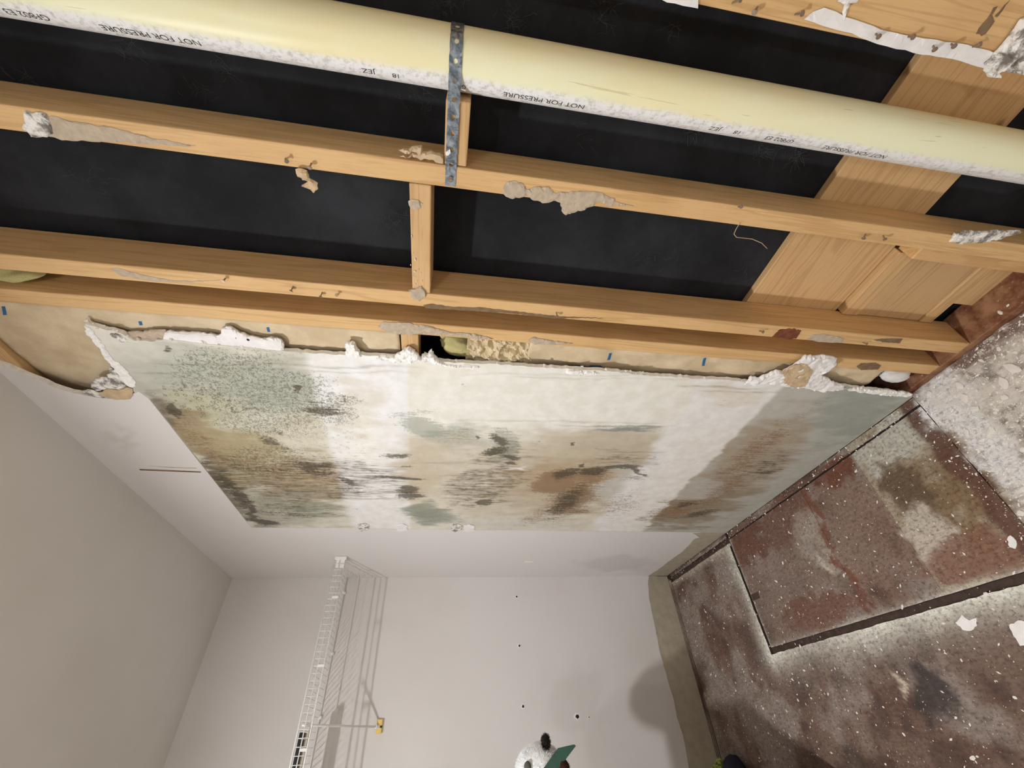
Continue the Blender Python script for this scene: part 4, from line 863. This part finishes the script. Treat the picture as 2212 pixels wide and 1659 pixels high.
# two bigger flakes seen at the frame edge
def flake(pxs, z, th, mat, label):
    P = rough_loop([tuple(on(px, py, 2, z)[:2]) for px, py in pxs], .006, .002, int(pxs[0][0])); mb = MB(); n = len(P)
    mb.v = [(float(p[0]), float(p[1]), z) for p in P] + [(float(p[0]), float(p[1]), z + th) for p in P]
    mb.f = [tuple(range(n - 1, -1, -1)), tuple(range(n, 2 * n))] + [(k, (k + 1) % n, n + (k + 1) % n, n + k) for k in range(n)]; mb.mi = [0] * len(mb.f)
    recalc(mb.build('paper_flake', mat, None, label=label, cat='paper flake'))
flake([(2188, 622), (2200, 605), (2225, 590), (2225, 618), (2200, 630)], .006, .002, M['whitepaper'], 'long white paper flake on the rubble under the studs')
flake([(2065, 1345), (2078, 1328), (2095, 1340), (2110, 1335), (2112, 1352), (2098, 1362), (2080, 1360)], .0004, .0015, M['whitepaper'], 'white paint flake beside the partition line, left one')
flake([(2180, 1350), (2200, 1340), (2225, 1345), (2225, 1390), (2205, 1395), (2190, 1372)], .0004, .0015, M['whitepaper'], 'white paint flake beside the partition line, right one')
flake([(2176, 1165), (2184, 1156), (2196, 1168), (2194, 1186), (2182, 1182)], .0004, .002, M['whitepaper'], 'white paint chip inside the partition line')

# ================================================================== things at the lower edge of the frame
M['plush'] = plain('white_plush', (236, 236, 238), .95, .05, 60, .5, k=K)
M['darkplush'] = plain('dark_brown_plush', (40, 34, 26), .95, .3, 90, .5)
M['green'] = plain('dark_green_felt', (62, 92, 78), .95, .1, 120, .3)
M['maroon'] = plain('maroon_plush', (74, 34, 28), .95, .2, 90, .4)
M['navy'] = plain('navy_fabric', (40, 38, 52), .9, .2, 80, .4)
def lime():
    t = NT('lime_patterned_fabric'); n = t.noise(t.co(), 90, 4, .7, 1.2); return t.out(t.mix(t.ramp(n, .42, .56), rgb(196, 206, 110, k=K), rgb(104, 118, 58)), .85)
M['lime'] = lime()
M['tote'] = plain('grey_storage_tote', (120, 124, 130), .5, .06, 30, 0)
PXP = .56
pc = on(1168, 1672, 0, PXP); R0 = .068
pl = empty('plush_toy', (PXP, float(pc[1]), float(pc[2]) - .07), label='white plush toy with dark patch and green felt piece', cat='plush toy')
def fur(name, mat, c, r, n, seed, L, parent, skip=None):
    rnd = random.Random(seed); mb = MB()
    for i in range(n):
        d = Vector((rnd.gauss(0, 1), rnd.gauss(0, 1), rnd.gauss(0, 1))).normalized(); p = Vector(c) + Vector((d.x * r[0], d.y * r[1], d.z * r[2]))
        e = (d + Vector((rnd.gauss(0, .4), rnd.gauss(0, .4), rnd.gauss(0, .4)))).normalized(); s = d.orthogonal().normalized() * .0011
        q = p - d * .002; mb.add([q - s, q + s, q + d.cross(s).normalized() * .0011, p + e * L * rnd.uniform(.5, 1)], [(0, 1, 3), (1, 2, 3), (2, 0, 3)])
    mb.build(name, mat, parent, kind='stuff')
cy, cz = float(pc[1]), float(pc[2])
blob('body', M['plush'], (PXP, cy, cz), (.080, .083, .088), (0, 0, 0), 2, .07, 2.5, 4, pl)
fur('fur', M['plush'], (PXP, cy, cz), (.080, .083, .088), 9000, 3, .009, pl)
ep = on(1179, 1603, 0, PXP + .05); ec = (PXP + .05, float(ep[1]), float(ep[2]))
blob('ear', M['darkplush'], ec, (.012, .020, .012), (.7, 0, 0), 4, .2, 3, 3, pl); fur('ear_fur', M['darkplush'], ec, (.012, .021, .013), 700, 5, .010, pl)
ep = on(1140, 1656, 0, PXP + .072); blob('snout_patch', M['fluff'], (PXP + .068, float(ep[1]), float(ep[2])), (.008, .014, .012), (0, 0, 0), 6, .2, 3, 3, pl)
GX = PXP + .084
gp = [on(px, py, 0, GX) for px, py in [(1173, 1662), (1206, 1616), (1240, 1608), (1244, 1611), (1222, 1640), (1206, 1662), (1190, 1690), (1168, 1690)]]
mb = MB(); n = len(gp)
mb.v = [(GX + .002, float(p[1]), float(p[2])) for p in gp] + [(GX - .006, float(p[1]), float(p[2])) for p in gp]
mb.f = [tuple(range(n)), tuple(range(2 * n - 1, n - 1, -1))] + [(k, n + k, n + (k + 1) % n, (k + 1) % n) for k in range(n)]; mb.mi = [0] * len(mb.f)
recalc(mb.build('felt_piece', M['green'], pl, label='dark green felt piece'))
ep = on(1216, 1662, 0, PXP + .07); blob('lower_body', M['maroon'], (PXP + .07, float(ep[1]), float(ep[2])), (.024, .028, .022), (0, 0, 0), 7, .2, 3, 3, pl)
fur('lower_fur', M['darkplush'], (PXP + .07, float(ep[1]), float(ep[2])), (.024, .028, .022), 500, 9, .008, pl)
# a storage tote just outside the frame carries it
ty = cy - .10
tt = empty('storage_tote', (PXP, ty - .16, 0), label='grey storage tote stack below the plush toy', cat='tote')
zt = cz - .089
MB().box(PXP - .09, PXP + .24, ty - .36, ty + .055, .0, zt * .5 - .012, 0, .012).build('tote_body', M['tote'], tt); MB().box(PXP - .10, PXP + .25, ty - .37, ty + .062, zt * .5 - .012, zt * .5, 0, .004).build('tote_lid', M['tote'], tt)
MB().box(PXP - .09, PXP + .24, ty - .36, ty + .055, zt * .5, zt - .014, 0, .012).build('tote_body', M['tote'], tt); MB().box(PXP - .10, PXP + .25, ty - .37, ty + .062, zt - .014, zt, 0, .004).build('tote_lid', M['tote'], tt)
# pouch and cloth on the floor
def heap(name, mat, pxs, x0, y0, h, label, seed):
    pass
p = on(1585, 1648, 2, .02); nv = blob('cloth_bundle', M['navy'], (float(p[0]) + .01, float(p[1]) - .03, .035), (.075, .055, .036), (0, 0, .3), 12, .18, 2.6, 4, label='navy cloth bundle on the floor by the left wall', cat='cloth')
ap = [on(1553, 1637, 0, .09), on(1533, 1668, 0, .09), on(1574, 1668, 0, .09), on(1553, 1700, 0, .09)]
mb = MB()
for dx in (.012, -.012): mb.v += [(.09 + dx, float(q[1]), max(.001, float(q[2]))) for q in ap]
mb.f = [(0, 1, 3, 2), (6, 7, 5, 4), (0, 4, 5, 1), (1, 5, 7, 3), (3, 7, 6, 2), (2, 6, 4, 0)]; mb.mi = [0] * 6
po = mb.build('fabric_pouch', M['lime'], None, label='lime green patterned pouch corner by the left wall', cat='pouch'); recalc(po)

# ================================================================== ceiling lamps (they light the room)
for (lx, ly), st, kd in LAMPS:
    la = empty('ceiling_lamp', (lx, ly, RZ), label='flush round ceiling downlight nearer the wire shelf' if kd == 'flush' else 'added ceiling fill light nearer the open studs', cat='lamp')
    t = NT('lamp_light'); t.b.inputs['Emission Color'].default_value = (*LAMP_COL, 1); t.b.inputs['Emission Strength'].default_value = st; t.out((.9, .9, .9, 1))
    if kd == 'flush':
        n = 24; ring = lambda r, z: [(lx + r * math.cos(2 * math.pi * k / n), ly + r * math.sin(2 * math.pi * k / n), z) for k in range(n)]
        mb = MB(); mb.v = ring(.075, RZ - .0005) + ring(.075, RZ - .012) + ring(.047, RZ - .016) + ring(.047, RZ - .0125)
        for a in range(3):
            for k in range(n): mb.f.append((a * n + k, a * n + (k + 1) % n, (a + 1) * n + (k + 1) % n, (a + 1) * n + k)); mb.mi.append(0)
        recalc(mb.build('lamp_trim', M['whitewire'], la))
        mb = MB(); mb.v = ring(.046, RZ - .0135) + ring(.046, RZ - .0045); mb.f = [tuple(range(n - 1, -1, -1)), tuple(range(n, 2 * n))] + [(k, (k + 1) % n, n + (k + 1) % n, n + k) for k in range(n)]; mb.mi = [0] * len(mb.f)
        recalc(mb.build('lamp_lens', t.m, la))
    else:  # weaker lamp added only to fill the room and ceiling
        MB().tube([(lx, ly, RZ - .001), (lx, ly, RZ - .02)], .07, 32).tube([(lx, ly, RZ - .02), (lx, ly, RZ - .07)], .012, 12).build('fill_lamp_rose', M['whitewire'], la)
        bm = bmesh.new(); bmesh.ops.create_icosphere(bm, subdivisions=2, radius=.03)
        me = bpy.data.meshes.new('fill_bulb'); bm.to_mesh(me); bm.free(); me.materials.append(t.m); me.polygons.foreach_set('use_smooth', [True] * len(me.polygons))
        o = bpy.data.objects.new('fill_bulb', me); link(o, la); o.location = (lx, ly, RZ - .095)
